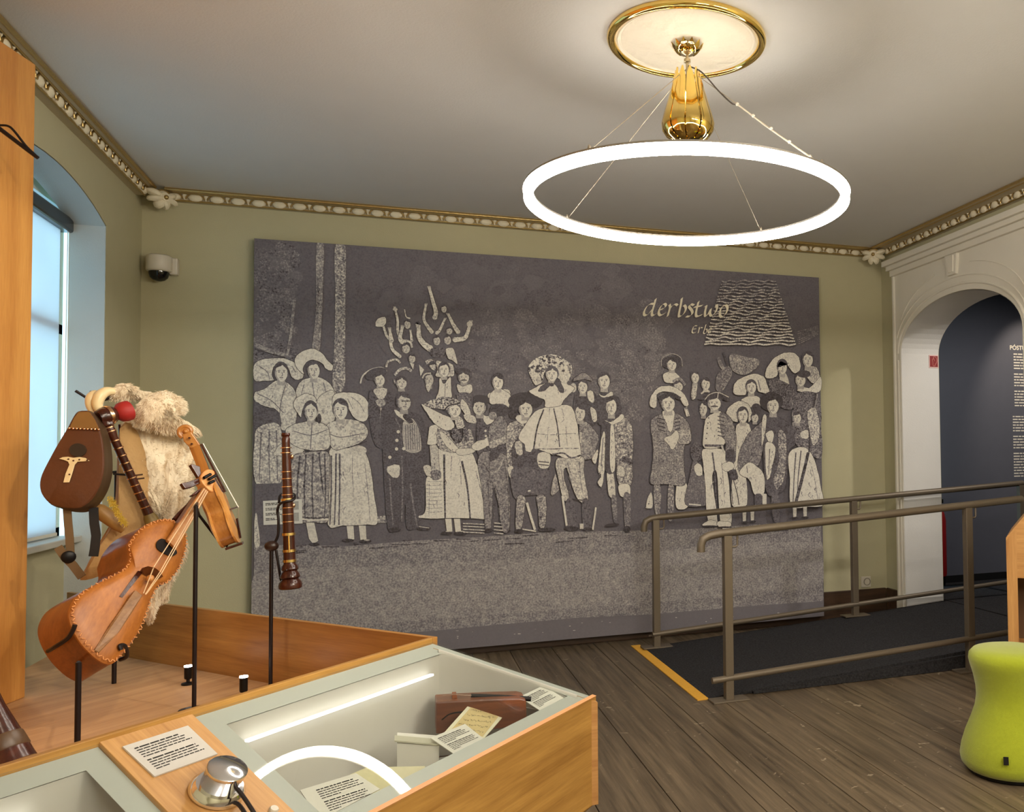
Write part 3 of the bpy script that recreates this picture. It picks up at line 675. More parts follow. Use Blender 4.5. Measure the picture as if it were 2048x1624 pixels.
def woman_d():
    for x in (500, 560): p.poly([(x, 1455), (x+34, 1455), (x+38, 1522), (x+8, 1526)], .86, .05, sm=False)
    p.ell(506, 1528, 60, 18, .05); p.ell(592, 1532, 62, 18, .05); p.ell(600, 1526, 30, 6, .7)
    p.poly([(414, 1086), (470, 1074), (545, 1074), (592, 1092), (620, 1180), (636, 1300), (652, 1440), (600, 1452), (480, 1456), (408, 1452), (410, 1250)], .86, .12, line=2.5)
    p.folds([[(424, 1110), (424, 1280), (418, 1450)], [(448, 1100), (446, 1280), (440, 1452)], [(466, 1100), (466, 1280), (462, 1452)]], 9, .22)
    p.folds([[(530, 1110), (528, 1200), (534, 1290)], [(590, 1150), (606, 1300), (615, 1430)]], 4, .5)
    p.poly([(394, 972), (450, 936), (520, 930), (590, 958), (604, 1010), (560, 1052), (500, 1072), (440, 1082), (412, 1042)], .76, .2, line=2.5)
    p.poly([(420, 940), (470, 990), (520, 935), (500, 1040), (455, 1060), (430, 1010)], .88, .08)
    p.poly([(510, 1076), (560, 1060), (596, 1076), (590, 1100), (540, 1100)], .8, .1)
    p.poly([(428, 852), (440, 810), (500, 798), (562, 806), (602, 840), (614, 890), (592, 942), (545, 932), (516, 892), (500, 852), (466, 836), (436, 872)], .90, .10, line=2.5)
    p.folds([[(520, 820), (560, 850), (590, 900)], [(505, 830), (530, 880)]], 4, .5)
    p.head(470, 886, 68, 90, 0, .84)
    p.stroke([(410, 1000), (470, 1020), (590, 1000)], 4, .3); p.stroke([(520, 1068), (600, 1040)], 5, .06)
woman_a(); woman_b(); woman_d(); woman_c()
p.ell(365, 928, 22, 50, .10)
p.poly([(650, 1412), (690, 1404), (700, 1440), (655, 1442)], .55, .3, sm=False)
# ---- middle left group
p.o = (700, 560, 2.9)
# people up in the tree with raised arms
for pts, ww in (([(192, 262), (212, 322), (232, 348), (246, 402), (288, 442)], 24), ([(262, 172), (276, 230), (278, 300), (302, 350)], 22), ([(318, 178), (326, 214), (346, 222)], 10),
                ([(464, 62), (480, 120), (498, 185), (492, 216)], 32), ([(438, 158), (428, 225), (450, 268), (474, 300)], 26), ([(578, 216), (600, 260), (626, 300)], 30), ([(694, 262), (684, 300), (664, 338), (610, 346)], 34), ([(398, 282), (402, 332), (430, 372), (462, 396)], 44), ([(545, 238), (520, 292), (505, 306)], 24), ([(232, 300), (240, 350)], 30), ([(300, 290), (290, 340), (310, 360)], 34), ([(352, 305), (358, 350)], 20)):
    ww *= .82; a, b = pts[0], pts[1]; lx_, ly_ = a[0]-b[0], a[1]-b[1]; ll_ = math.hypot(lx_, ly_); tip = (a[0]+lx_/ll_*ww*.3, a[1]+ly_/ll_*ww*.3)
    q_ = list(reversed(pts)); p.stroke(q_, ww+7, .06, .1, taper=.35); p.stroke(q_, ww+1, .84, .2, taper=.4)
    p.ell(pts[-1][0], pts[-1][1], ww*1.1, ww*1.1, .8, .2); p.ell(tip[0], tip[1], ww*.62, ww*.95, .82, .1, math.atan2(ly_, lx_)-math.pi/2)
    for k_ in (-.22, .02, .24): p.stroke([(tip[0]+k_*ww, tip[1]), (tip[0]+lx_/ll_*ww*.75+k_*ww*1.3, tip[1]+ly_/ll_*ww*.75)], ww*.17, .8, .05, sm=False)
    m_ = pts[len(pts)//2]; p.stroke([(m_[0]-ww*.3, m_[1]), (m_[0]+ww*.3, m_[1]+4)], 3, .3, .1, sm=False)
p.poly([(148, 268), (158, 226), (204, 214), (208, 250), (186, 272)], .86, .1, line=2); p.ell(694, 256, 34, 34, .8)
p.ell(262, 170, 28, 18, .8)
for x, y, w_, h_ in ((545, 168, 30, 40), (333, 258, 36, 48), (394, 262, 30, 34), (576, 296, 36, 38), (503, 352, 40, 50), (566, 348, 40, 50), (324, 398, 46, 52), (360, 456, 38, 46)):
    p.head(x, y, w_, h_, .1, .70, neck=False)
p.stroke([(292, 366), (320, 352), (350, 362), (360, 392)], 12, .8, .15)
p.poly([(470, 400), (545, 396), (548, 440), (478, 446)], .18, .25, line=0); p.poly([(556, 402), (600, 398), (624, 486), (592, 466), (566, 450)], .82, .1, line=2)
p.poly([(345, 478), (372, 486), (366, 520)], .85, .05, sm=False); p.poly([(400, 490), (430, 520), (408, 560)], .85, .08, sm=False)
p.stroke([(210, 505), (222, 472), (270, 462), (292, 482)], 12, .7, .25)
# second row
p.poly([(110, 660), (140, 632), (215, 632), (250, 680), (255, 800), (230, 960), (150, 960), (110, 800)], .15, .14)
p.stroke([(60, 600), (74, 556), (118, 522), (180, 508), (212, 530)], 9, .82, .1); p.ell(150, 545, 130, 70, .12, .06, -.3)
p.head(173, 580, 56, 68, .1, .80); p.poly([(134, 642), (172, 626), (216, 632), (200, 682), (172, 694)], .8, .12, line=2); p.poly([(150, 700), (190, 690), (205, 720), (170, 735)], .6, .2)
p.stroke([(180, 740), (180, 800)], 8, .75, .1)
p.head(298, 597, 60, 66, .2, .74); p.stroke([(258, 552), (290, 520), (330, 512), (358, 530)], 16, .6, .4); p.stroke([(255, 575), (262, 600)], 10, .55, .3)
p.head(460, 578, 50, 72, -.2, .66); p.stroke([(420, 570), (436, 545), (470, 540)], 8, .75, .1); p.poly([(440, 610), (470, 600), (455, 650)], .8, .1)
p.stroke([(440, 480), (470, 470), (490, 490), (480, 520)], 22, .65, .35); p.head(478, 494, 34, 40, 0, .7, neck=False)
p.poly([(500, 470), (550, 476), (596, 490), (604, 545), (590, 560), (500, 560), (506, 520)], .74, .2, line=2); p.head(545, 522, 58, 76, 0, .84)
p.poly([(520, 566), (545, 600), (582, 562), (588, 640), (584, 686), (500, 694), (515, 640)], .88, .06, line=2); p.stroke([(552, 600), (550, 690)], 3, .3)
p.ell(655, 530, 90, 40, .10); p.head(660, 566, 62, 64, 0, .72, mous=True); p.poly([(620, 602), (655, 616), (702, 604), (706, 650), (650, 664), (626, 640)], .84, .1, line=2)
p.poly([(620, 660), (700, 660), (690, 740), (640, 720)], .3, .3)
# gentleman with spectacles, long dark coat
p.poly([(180, 760), (250, 735), (340, 760), (420, 800), (450, 960), (440, 1120), (430, 1300), (400, 1430), (330, 1440), (320, 1300), (280, 1440), (220, 1440), (200, 1200), (190, 1000)], .13, .10)
p.poly([(306, 832), (352, 800), (396, 850), (412, 986), (320, 988)], .66, .1, line=2)
for k in range(7): p.stroke([(322+k*13, 838+abs(k-3)*2), (326+k*13, 984)], 4, .2, .1, sm=False)
p.poly([(256, 750), (300, 772), (340, 800), (372, 824), (352, 836), (300, 806), (268, 782)], .9, .04, line=2); p.poly([(305, 790), (330, 780), (368, 826), (340, 828)], .08)
p.head(313, 708, 74, 92, .5, .70, hair=.14); p.stroke([(300, 702), (350, 702)], 5, .05, 0, sm=False)
p.stroke([(262, 800), (290, 860), (300, 960)], 5, .35, .3); p.buttons([(280, 880), (272, 930), (270, 980), (312, 978), (231, 1028)], 10)
p.poly([(214, 1110), (222, 1082), (256, 1070), (290, 1080), (284, 1140), (250, 1146)], .82, .1, line=2); p.stroke([(218, 1088), (286, 1082)], 12, .92, .05)
p.poly([(424, 1082), (464, 1076), (484, 1130), (448, 1140)], .78, .1, line=2)
p.folds([[(230, 1150), (240, 1300), (250, 1420)], [(300, 1020), (305, 1200), (300, 1400)], [(350, 1180), (370, 1320), (390, 1430)]], 10, .34, .3)
p.ell(260, 1448, 70, 24, .06); p.ell(430, 1440, 80, 24, .06); p.stroke([(400, 1430), (460, 1438)], 5, .7)
# bride with flower wreath and sash
for x in (552, 602): p.poly([(x, 1385), (x+36, 1385), (x+42, 1458), (x+10, 1464)], .88, .05, sm=False)
p.ell(560, 1468, 66, 22, .05); p.ell(640, 1470, 76, 22, .05); p.ell(568, 1458, 28, 6, .8); p.ell(650, 1458, 28, 6, .8)
p.poly([(502, 980), (610, 1000), (700, 996), (742, 1080), (782, 1200), (824, 1376), (790, 1388), (640, 1382), (430, 1384), (398, 1370), (436, 1336), (442, 1150), (490, 1150), (498, 1060)], .90, .10, line=2.5)
p.folds([[(546, 1012), (548, 1200), (552, 1382)]], 13, .12, .4); p.folds([[(648, 1050), (680, 1200), (697, 1382)]], 13, .12, .4)
p.folds([[(590, 1020), (585, 1110)], [(640, 1080), (645, 1190)], [(460, 1180), (458, 1360)], [(730, 1110), (770, 1260), (790, 1370)]], 5, .55, .3)
for y in range(1165, 1360, 22): p.stroke([(444, y), (470, y+6), (535, y+2)], 3, .5, .3)
p.poly([(464, 955), (506, 960), (516, 1060), (520, 1110), (478, 1112), (468, 1040)], .72, .1, line=2); p.poly([(470, 1110), (520, 1105), (528, 1150), (480, 1160)], .35, .4)
p.poly([(464, 850), (512, 842), (520, 900), (516, 942), (450, 956), (455, 900)], .88, .08, line=2)
p.poly([(510, 860), (560, 870), (600, 930), (640, 940), (690, 860), (720, 930), (700, 980), (600, 1000), (515, 972)], .55, .35, line=2)
p.poly([(520, 880), (560, 900), (605, 950), (640, 990), (590, 992), (540, 940)], .88, .06, line=2); p.poly([(588, 868), (640, 866), (646, 930), (604, 936)], .2, .5, line=2); p.poly([(655, 860), (680, 860), (690, 930), (665, 930)], .25, .5)
p.poly([(414, 718), (468, 745), (540, 780), (585, 800), (606, 850), (565, 874), (510, 850), (470, 810), (450, 780)], .90, .06, line=2.5)
p.poly([(610, 790), (650, 800), (664, 850), (620, 860)], .7, .35, line=2)
p.head(606, 756, 70, 76, .3, .84, hair=.3)
p.poly([(428, 722), (478, 694), (550, 676), (620, 694), (646, 722), (600, 726), (556, 756), (530, 748), (470, 742)], .55, .55)
p.stroke([(545, 756), (575, 728), (630, 716)], 8, .06)
p.poly([(650, 690), (680, 720), (700, 770), (690, 810), (660, 770), (640, 730)], .86, .1, line=2); p.poly([(660, 780), (720, 790), (730, 830), (680, 822)], .8, .15)
p.poly([(612, 990), (650, 976), (720, 980), (715, 1002), (640, 1018)], .84, .05, line=2)
# groom taking her hand
p.poly([(740, 820), (800, 790), (880, 800), (925, 880), (928, 1010), (880, 1020), (750, 1020), (735, 920)], .16, .2)
p.poly([(820, 790), (880, 800), (920, 860), (915, 910), (860, 900), (826, 850)], .48, .3, line=2)
p.poly([(790, 912), (860, 900), (912, 900), (912, 940), (860, 958), (800, 962)], .62, .25, line=2.5)
p.poly([(706, 962), (740, 934), (786, 926), (800, 958), (750, 988), (716, 984)], .86, .06, line=2); p.stroke([(788, 918), (800, 962)], 14, .94, .03)
p.poly([(768, 784), (800, 790), (832, 770), (834, 818), (790, 838)], .9, .05, line=2); p.head(752, 738, 72, 86, -.5, .72, hair=.08, shade=-1); p.ell(770, 690, 110, 44, .09, 0, .2)
p.buttons([(786, 875), (788, 905), (806, 1000), (806, 1030)], 7); p.poly([(748, 1016), (905, 1016), (918, 1150), (928, 1320), (926, 1446), (890, 1446), (868, 1250), (836, 1110), (826, 1300), (818, 1440), (786, 1436), (770, 1250)], .42, .28, line=2)
p.folds([[(770, 1060), (810, 1120)], [(850, 1060), (870, 1180)], [(800, 1160), (810, 1380)], [(890, 1160), (905, 1400)]], 6, .14)
p.ell(800, 1452, 60, 22, .05); p.ell(905, 1455, 56, 22, .05)
for y in (1412, 1428, 1446, 1462): p.stroke([(655, y), (720, y+3), (780, y+6)], 6, .72, .2)
p.poly([(800, 662), (850, 642), (925, 640), (930, 752), (886, 726), (840, 712), (808, 690)], .88, .08, line=2); p.head(858, 592, 64, 84, 0, .86); p.ell(870, 740, 110, 60, .10)
# ---- centre: girl lifted high, and the men around her
p.o = (980, 680, 3.69)
p.poly([(0, 470), (0, 400), (55, 360), (120, 378), (156, 420), (150, 510), (60, 474)], .90, .08, line=3); p.head(58, 312, 78, 100, 0, .86); p.ell(70, 520, 150, 100, .10); p.ell(20, 560, 60, 60, .5, .3)
p.poly([(0, 640), (70, 560), (120, 600), (130, 700), (0, 760)], .45, .3, line=3); p.poly([(0, 750), (80, 720), (125, 690), (130, 720), (60, 780), (0, 800)], .62, .2, line=2)
p.poly([(0, 900), (90, 880), (120, 1000), (135, 1170), (140, 1400), (90, 1400), (60, 1200), (20, 1050), (0, 1050)], .42, .28, line=3); p.stroke([(0, 980), (60, 960), (100, 880)], 10, .6, .2); p.poly([(0, 830), (60, 800), (70, 850), (0, 900)], .12)
for y in (1350, 1375, 1400, 1425): p.stroke([(30, y), (100, y+6)], 9, .7, .2, sm=False)
# man with wide black hat
p.poly([(130, 630), (220, 590), (330, 600), (420, 700), (440, 860), (420, 1100), (250, 1150), (170, 1120), (150, 900)], .14, .14)
p.poly([(128, 640), (190, 596), (240, 610), (250, 650), (205, 720), (160, 800), (165, 930), (135, 940), (120, 800)], .55, .3, line=3); p.poly([(130, 944), (165, 930), (188, 1006), (160, 1024), (140, 1000)], .82, .06, line=2)
p.poly([(186, 566), (250, 552), (296, 600), (230, 618)], .88, .06, line=2); p.ell(262, 450, 260, 130, .07, .04); p.ell(170, 520, 70, 130, .07); p.head(264, 512, 96, 112, .1, .78, hair=.07)
p.poly([(185, 760), (230, 750), (240, 840), (200, 840)], .75, .15)
p.poly([(160, 960), (300, 940), (430, 960), (430, 1110), (390, 1160), (300, 1130), (230, 1170), (170, 1150)], .24, .2); p.stroke([(280, 1115), (300, 1112)], 12, .9, 0, sm=False)
p.poly([(200, 1165), (262, 1165), (250, 1300), (228, 1400), (190, 1400)], .52, .24, line=3); p.poly([(344, 1155), (412, 1160), (408, 1370), (366, 1380), (356, 1260)], .52, .24, line=3)
p.stroke([(272, 1200), (300, 1300), (332, 1400)], 18, .86, .08); p.stroke([(240, 1396), (340, 1412)], 10, .8, .1); p.ell(215, 1410, 70, 30, .05); p.ell(420, 1400, 130, 30, .05)
p.poly([(356, 838), (442, 838), (438, 930), (400, 950), (356, 930)], .88, .05, line=2)
for y in (896, 918): p.stroke([(358, y), (436, y+8)], 7, .08, 0, sm=False)
# men behind
p.poly([(630, 400), (760, 380), (800, 480), (790, 620), (640, 600)], .12, .1); p.ell(615, 352, 46, 70, .75, .1); p.head(684, 346, 70, 92, -.1, .80)
p.poly([(612, 306), (640, 266), (690, 240), (734, 266), (756, 302), (690, 290)], .48, .2, line=3); p.poly([(716, 384), (752, 374), (768, 420), (764, 462), (730, 446)], .86, .06, line=2)
p.poly([(780, 420), (890, 400), (960, 440), (960, 600), (800, 620)], .13, .1); p.poly([(798, 392), (840, 412), (896, 380), (904, 410), (830, 424)], .86, .06, line=2); p.head(842, 304, 84, 108, 0, .84)
# breeches man, hidden behind the girl's skirt
p.poly([(660, 610), (700, 600), (750, 640), (804, 720), (780, 800), (770, 866), (668, 862)], .50, .3, line=3); p.stroke([(672, 680), (668, 760)], 8, .85, .05); p.poly([(740, 500), (780, 520), (790, 590), (760, 600)], .84, .08, line=2)
p.head(664, 540, 78, 108, -.2, .76); p.poly([(755, 870), (790, 810), (800, 830), (780, 912), (760, 900)], .86, .06, line=2)
p.poly([(488, 884), (600, 868), (690, 866), (694, 990), (726, 1184), (660, 1190), (604, 1080), (566, 944), (545, 1000), (588, 1172), (540, 1176), (504, 1030)], .74, .18, line=3)
p.folds([[(570, 900), (600, 1000)], [(660, 900), (670, 1040), (690, 1150)], [(520, 930), (545, 1080)]], 6, .35); p.stroke([(600, 1175), (724, 1186)], 8, .06)
p.poly([(450, 1140), (480, 990), (500, 1060), (506, 1110)], .55, .2); p.poly([(560, 1190), (620, 1190), (640, 1380), (560, 1390)], .22, .2); p.poly([(680, 1190), (730, 1190), (745, 1390), (690, 1390)], .22, .22)
p.stroke([(534, 1150), (550, 1260), (566, 1370)], 15, .88, .06); p.stroke([(782, 1235), (770, 1320), (758, 1400)], 13, .86, .06); p.ell(600, 1390, 110, 30, .05); p.ell(720, 1395, 70, 24, .05); p.poly([(660, 1355), (690, 1355), (690, 1395), (664, 1395)], .8, .1, sm=False)
# the girl
p.poly([(400, 500), (450, 488), (512, 478), (600, 490), (640, 600), (660, 740), (672, 860), (640, 880), (600, 864), (560, 874), (500, 850), (460, 846), (440, 838), (330, 800), (300, 826), (262, 818), (254, 770), (210, 722), (262, 620), (330, 530)], .92, .07, line=3)
p.stroke([(396, 512), (350, 640), (322, 800)], 11, .10, .35); p.stroke([(470, 505), (498, 640), (514, 790)], 9, .14, .3); p.folds([[(440, 500), (436, 570)], [(530, 505), (545, 560)], [(560, 640), (570, 780)], [(430, 640), (420, 780)]], 5, .55, .3)
p.stroke([(345, 690), (440, 700), (600, 690), (655, 695)], 5, .6, .35); p.stroke([(330, 800), (440, 805), (560, 800), (655, 800)], 7, .55, .4); p.stroke([(460, 845), (540, 835), (600, 870), (670, 850)], 12, .2, .5)
p.poly([(288, 382), (330, 352), (400, 320), (520, 310), (580, 330), (624, 354), (590, 400), (548, 440), (516, 486), (410, 496), (404, 446), (350, 420)], .92, .06, line=3)
p.poly([(284, 216), (300, 168), (370, 120), (470, 108), (560, 148), (604, 192), (594, 270), (566, 322), (520, 300), (500, 240), (410, 230), (390, 300), (336, 332), (300, 272)], .64, .62, line=0)
p.poly([(470, 210), (560, 200), (590, 260), (560, 320), (510, 290)], .84, .15); p.poly([(296, 230), (350, 240), (380, 310), (334, 330), (306, 280)], .84, .15)
for k in range(26):
    a = random.uniform(math.pi*1.02, math.pi*1.98); p.ell(445+random.uniform(95, 145)*math.cos(a), 235+random.uniform(60, 118)*math.sin(a), 24, 18, random.choice((.95, .9, .08, .1)), 0, n=8)
p.head(456, 254, 84, 96, -.1, .88, hair=.2)
p.poly([(356, 378), (380, 340), (416, 318), (445, 320), (440, 340), (400, 376)], .14, .08, line=2); p.poly([(470, 318), (508, 288), (530, 330), (548, 382), (515, 385), (490, 340)], .14, .08, line=2); p.ell(456, 330, 32, 26, .1)
# young man with short jacket
p.poly([(860, 950), (905, 958), (928, 1140), (878, 1146)], .84, .08, line=3); p.poly([(820, 640), (880, 600), (930, 620), (940, 940), (850, 960)], .12, .08)
p.poly([(898, 632), (980, 566), (1046, 632), (1058, 780), (1050, 900), (1044, 1066), (950, 1066), (930, 900), (912, 760)], .54, .32, line=3); p.poly([(888, 640), (914, 640), (924, 942), (886, 944)], .92, .04, line=2)
p.poly([(848, 592), (900, 602), (974, 546), (984, 582), (910, 626), (880, 610)], .92, .04, line=2); p.head(896, 490, 78, 120, -.3, .82, hair=.09)
p.poly([(796, 946), (826, 700), (850, 690), (850, 800), (846, 960), (826, 1084), (794, 1052), (820, 1000)], .88, .1, line=3); p.stroke([(835, 720), (820, 930)], 6, .3)
p.poly([(940, 930), (985, 940), (996, 1000), (950, 1000)], .8, .08, line=2); p.poly([(950, 1072), (1024, 1066), (1032, 1140), (964, 1154)], .9, .05, line=2); p.poly([(980, 860), (1045, 880), (1048, 920), (980, 900)], .16, .3)
p.poly([(896, 1160), (930, 1160), (940, 1300), (915, 1340)], .34, .3); p.poly([(985, 1150), (1036, 1150), (1030, 1380), (1000, 1390)], .34, .3); p.ell(900, 1365, 110, 24, .05, 0, -.1); p.ell(1012, 1395, 50, 50, .05)
p.poly([(1170, 1200), (1185, 1130), (1200, 1230), (1150, 1240)], .75, .1)
# ---- right: thatched roof, soldier, bonnets, caped man
p.o = (1240, 560, 2.9)
for k in range(22):
    y = 6+k*17.4; xl = 590-k*4.8; xr = 905+k*5.5
    n = 14; pts = [(xl+(xr-xl)*i/n, y+4*math.sin(i*1.9+k*1.3)+random.uniform(-3, 3)) for i in range(n+1)]
    p.stroke([(a, b+6) for a, b in pts], 6, .08 if k > 6 else .14, .12); p.stroke(pts, 6+.14*k, .46+.018*k, .32)
for k in range(7): p.stroke([(1030, 300+k*12), (1090, 285+k*10), (1150, 265+k*8)], 5, .40, .3)
p.poly([(640, 430), (740, 450), (800, 460), (800, 500), (720, 550), (650, 520)], .5, .35); p.stroke([(570, 450), (590, 500), (640, 560)], 20, .4, .3); p.stroke([(600, 420), (620, 480), (635, 550)], 10, .12); p.poly([(560, 560), (620, 500), (650, 540), (600, 640), (560, 640)], .38, .35)
def hatted(x, y, w_, brim, tone=.8, plume=False):
    p.ell(x, y-w_*.45, brim, w_*.75, .07, .03); p.stroke([(x-brim/2, y-w_*.4), (x-brim*.3, y-w_*.85), (x+brim*.3, y-w_*.85), (x+brim/2, y-w_*.35)], 4, .6, .1)
p.poly([(250, 548), (300, 528), (346, 560), (322, 596), (262, 592)], .88, .06, line=2); p.stroke([(240, 500), (245, 455), (300, 428), (352, 450), (362, 500)], 5, .6, .1); p.ell(300, 480, 116, 80, .10); p.head(300, 492, 54, 64, 0, .80, hair=.08)
p.stroke([(305, 590), (345, 572), (378, 610)], 14, .5, .3); p.head(338, 618, 52, 54, .1, .74); p.poly([(420, 600), (450, 590), (440, 680), (415, 690)], .75, .2, line=2); p.head(436, 566, 44, 60, .1, .80); p.head(497, 604, 48, 64, .2, .80); p.stroke([(470, 660), (500, 640), (520, 650)], 10, .8, .1)
p.head(484, 748, 44, 76, -.4, .74); p.poly([(450, 690), (490, 670), (520, 680), (500, 700)], .12)
# courtier in plumed hat
p.poly([(196, 1195), (234, 1195), (232, 1350), (204, 1352)], .46, .4); p.poly([(280, 1195), (312, 1195), (306, 1380), (280, 1380)], .46, .4); p.poly([(328, 1192), (386, 1178), (396, 1310), (328, 1322)], .88, .06, line=2); p.poly([(150, 1310), (180, 1230), (188, 1320)], .85, .06)
p.poly([(178, 824), (240, 778), (335, 776), (402, 842), (412, 940), (374, 960), (372, 1080), (376, 1188), (270, 1184), (178, 1180), (186, 1080), (192, 980)], .46, .34, line=2.5)
p.poly([(246, 762), (312, 758), (312, 820), (304, 872), (284, 878), (266, 830)], .92, .05, line=2)
for k in range(4): p.stroke([(214+k*2, 800+k*22), (262, 812+k*22)], 7, .1, .1, sm=False); p.stroke([(318, 808+k*20), (350, 800+k*20)], 7, .12, .1, sm=False)
p.poly([(330, 880), (404, 870), (408, 940), (340, 950)], .62, .25, line=2); p.poly([(190, 880), (260, 890), (280, 930), (200, 930)], .5, .3, line=2)
p.poly([(256, 920), (300, 898), (322, 872), (342, 890), (336, 936), (306, 984), (284, 960)], .88, .06, line=2)
p.poly([(188, 660), (230, 620), (300, 616), (366, 654), (398, 724), (372, 728), (336, 676), (272, 648), (216, 662), (214, 728), (190, 742), (170, 716)], .90, .12, line=2); p.head(279, 716, 76, 92, .2, .82, hair=.12); p.stroke([(222, 690), (290, 660), (350, 690)], 22, .08)
p.stroke([(380, 740), (395, 790)], 20, .7, .35)
# little girl and skirts behind
p.poly([(380, 1302), (402, 1150), (430, 1040), (470, 1090), (500, 1200), (508, 1300)], .30, .25, line=2.5); p.poly([(428, 1090), (450, 1062), (474, 1080), (478, 1130), (448, 1134)], .88, .06, line=2); p.stroke([(400, 1300), (470, 1306)], 8, .85, .05); p.poly([(410, 980), (440, 940), (470, 960), (470, 1040), (420, 1040)], .2, .3)
# women in bonnets, upper right
p.poly([(930, 550), (966, 548), (980, 640), (928, 634)], .84, .1); p.poly([(870, 580), (930, 580), (1020, 640), (1010, 740), (940, 740), (870, 640)], .22, .4)
p.poly([(842, 562), (856, 500), (910, 440), (980, 418), (1034, 440), (1048, 512), (1012, 542), (976, 502), (940, 470), (914, 500), (916, 548), (880, 572)], .88, .12, line=2.5); p.head(941, 506, 54, 76, 0, .80)
p.poly([(1068, 516), (1130, 500), (1162, 560), (1150, 600), (1106, 592)], .7, .25, line=2); p.head(1090, 462, 58, 80, -.1, .78); p.poly([(1028, 642), (1060, 620), (1104, 622), (1164, 560), (1164, 640), (1100, 660)], .86, .1, line=2); p.head(1048, 580, 58, 70, -.3, .78); p.ell(1066, 545, 80, 44, .1)
p.poly([(1030, 660), (1120, 650), (1160, 700), (1160, 860), (1060, 860), (1010, 760)], .26, .4)
p.poly([(706, 692), (768, 668), (816, 690), (806, 740), (720, 730)], .88, .08, line=2); p.poly([(658, 654), (664, 600), (700, 570), (770, 544), (832, 558), (852, 600), (866, 656), (806, 648), (792, 610), (760, 578), (734, 602), (732, 662), (690, 668)], .88, .12, line=2.5); p.head(761, 622, 56, 72, .1, .82)
p.stroke([(800, 580), (815, 640)], 5, .3)
# woman at front right with bonnet
p.poly([(676, 842), (742, 830), (760, 900), (720, 990), (700, 1100), (660, 1130), (668, 960)], .86, .1, line=2.5); p.poly([(660, 1110), (720, 1090), (736, 1300), (650, 1306)], .85, .1, line=2)
p.poly([(616, 764), (650, 720), (700, 700), (752, 730), (768, 792), (746, 824), (740, 764), (706, 744), (680, 772), (682, 824), (640, 806)], .86, .12, line=2.5); p.head(712, 786, 58, 82, .1, .82); p.ell(790, 750, 60, 70, .10); p.head(782, 800, 40, 50, .2, .7)
# soldier
p.poly([(482, 982), (604, 986), (616, 1060), (634, 1200), (646, 1420), (584, 1424), (560, 1120), (536, 1160), (566, 1400), (510, 1404), (494, 1200), (484, 1080)], .90, .07, line=2.5); p.folds([[(535, 1000), (548, 1100), (560, 1300)]], 10, .2); p.folds([[(590, 1060), (606, 1250)]], 5, .5)
p.poly([(478, 1424), (510, 1395), (552, 1396), (560, 1428)], .9, .05, line=2); p.poly([(570, 1400), (636, 1404), (640, 1430), (572, 1432)], .9, .05, line=2); p.ell(520, 1428, 90, 10, .05); p.ell(610, 1434, 80, 10, .05)
p.poly([(498, 806), (540, 772), (594, 768), (622, 880), (598, 962), (488, 972), (484, 880)], .90, .05, line=2.5); p.stroke([(490, 960), (600, 962)], 14, .25, .3); p.buttons([(514, 800), (510, 830), (507, 860), (504, 890), (500, 920)], 4, .1)
p.poly([(580, 772), (640, 798), (670, 880), (672, 980), (664, 1056), (616, 1052), (612, 940), (590, 900)], .44, .3, line=2.5)
for k in range(6): p.stroke([(566, 790+k*22), (606, 800+k*22)], 6, .12, .1, sm=False)
p.stroke([(590, 960), (606, 1010)], 10, .8); p.poly([(616, 990), (662, 984), (666, 1052), (620, 1050)], .12, .1); p.poly([(590, 1072), (640, 1052), (664, 1080), (640, 1108), (604, 1106)], .86, .06, line=2); p.poly([(630, 1110), (670, 1100), (684, 1150), (650, 1160)], .10)
p.stroke([(655, 1150), (680, 1240), (690, 1304)], 5, .08); p.stroke([(640, 1120), (650, 1250), (655, 1300)], 4, .12)
p.head(548, 716, 74, 72, -.1, .84, hair=.2, mous=True); p.poly([(492, 694), (516, 656), (570, 646), (634, 676), (622, 704), (566, 684), (530, 690)], .10, .08); p.stroke([(492, 694), (520, 664), (570, 652), (632, 680)], 5, .75, .1); p.stroke([(570, 655), (566, 685)], 5, .8)
# man in long coat bowing, white bundle
p.poly([(690, 1010), (740, 900), (800, 840), (836, 830), (830, 980), (800, 1080), (760, 1120), (690, 1110)], .36, .3, line=2.5); p.poly([(692, 1112), (740, 1060), (780, 1070), (836, 1130), (834, 1240), (782, 1246), (750, 1160), (716, 1140)], .88, .08, line=2.5); p.stroke([(735, 1080), (740, 1120)], 4, .2)
# caped man with black hat
p.poly([(836, 800), (900, 784), (980, 830), (1044, 900), (1010, 960), (980, 1000), (960, 1200), (900, 1240), (850, 1230), (830, 1000)], .15, .12, line=2); p.poly([(918, 880), (962, 900), (964, 1060), (950, 1160), (908, 1216), (890, 1150), (920, 1060)], .50, .5, line=2); p.poly([(844, 950), (902, 970), (880, 1100), (866, 1150), (848, 1140)], .90, .05, line=2); p.folds([[(868, 980), (862, 1130)]], 5, .2)
p.poly([(846, 890), (880, 872), (894, 900), (880, 944), (856, 930)], .88, .05, line=2); p.poly([(826, 800), (850, 790), (840, 900), (820, 960)], .85, .06, line=2)
p.ell(878, 706, 138, 112, .06, .03); p.head(888, 730, 66, 88, -.1, .80, hair=.08); p.ell(878, 672, 80, 50, .06)
p.poly([(880, 1240), (920, 1230), (925, 1390), (890, 1390)], .22, .2); p.poly([(784, 1246), (820, 1246), (818, 1310), (784, 1310)], .16, .1); p.poly([(826, 1240), (850, 1240), (850, 1300), (826, 1300)], .85, .05, sm=False)
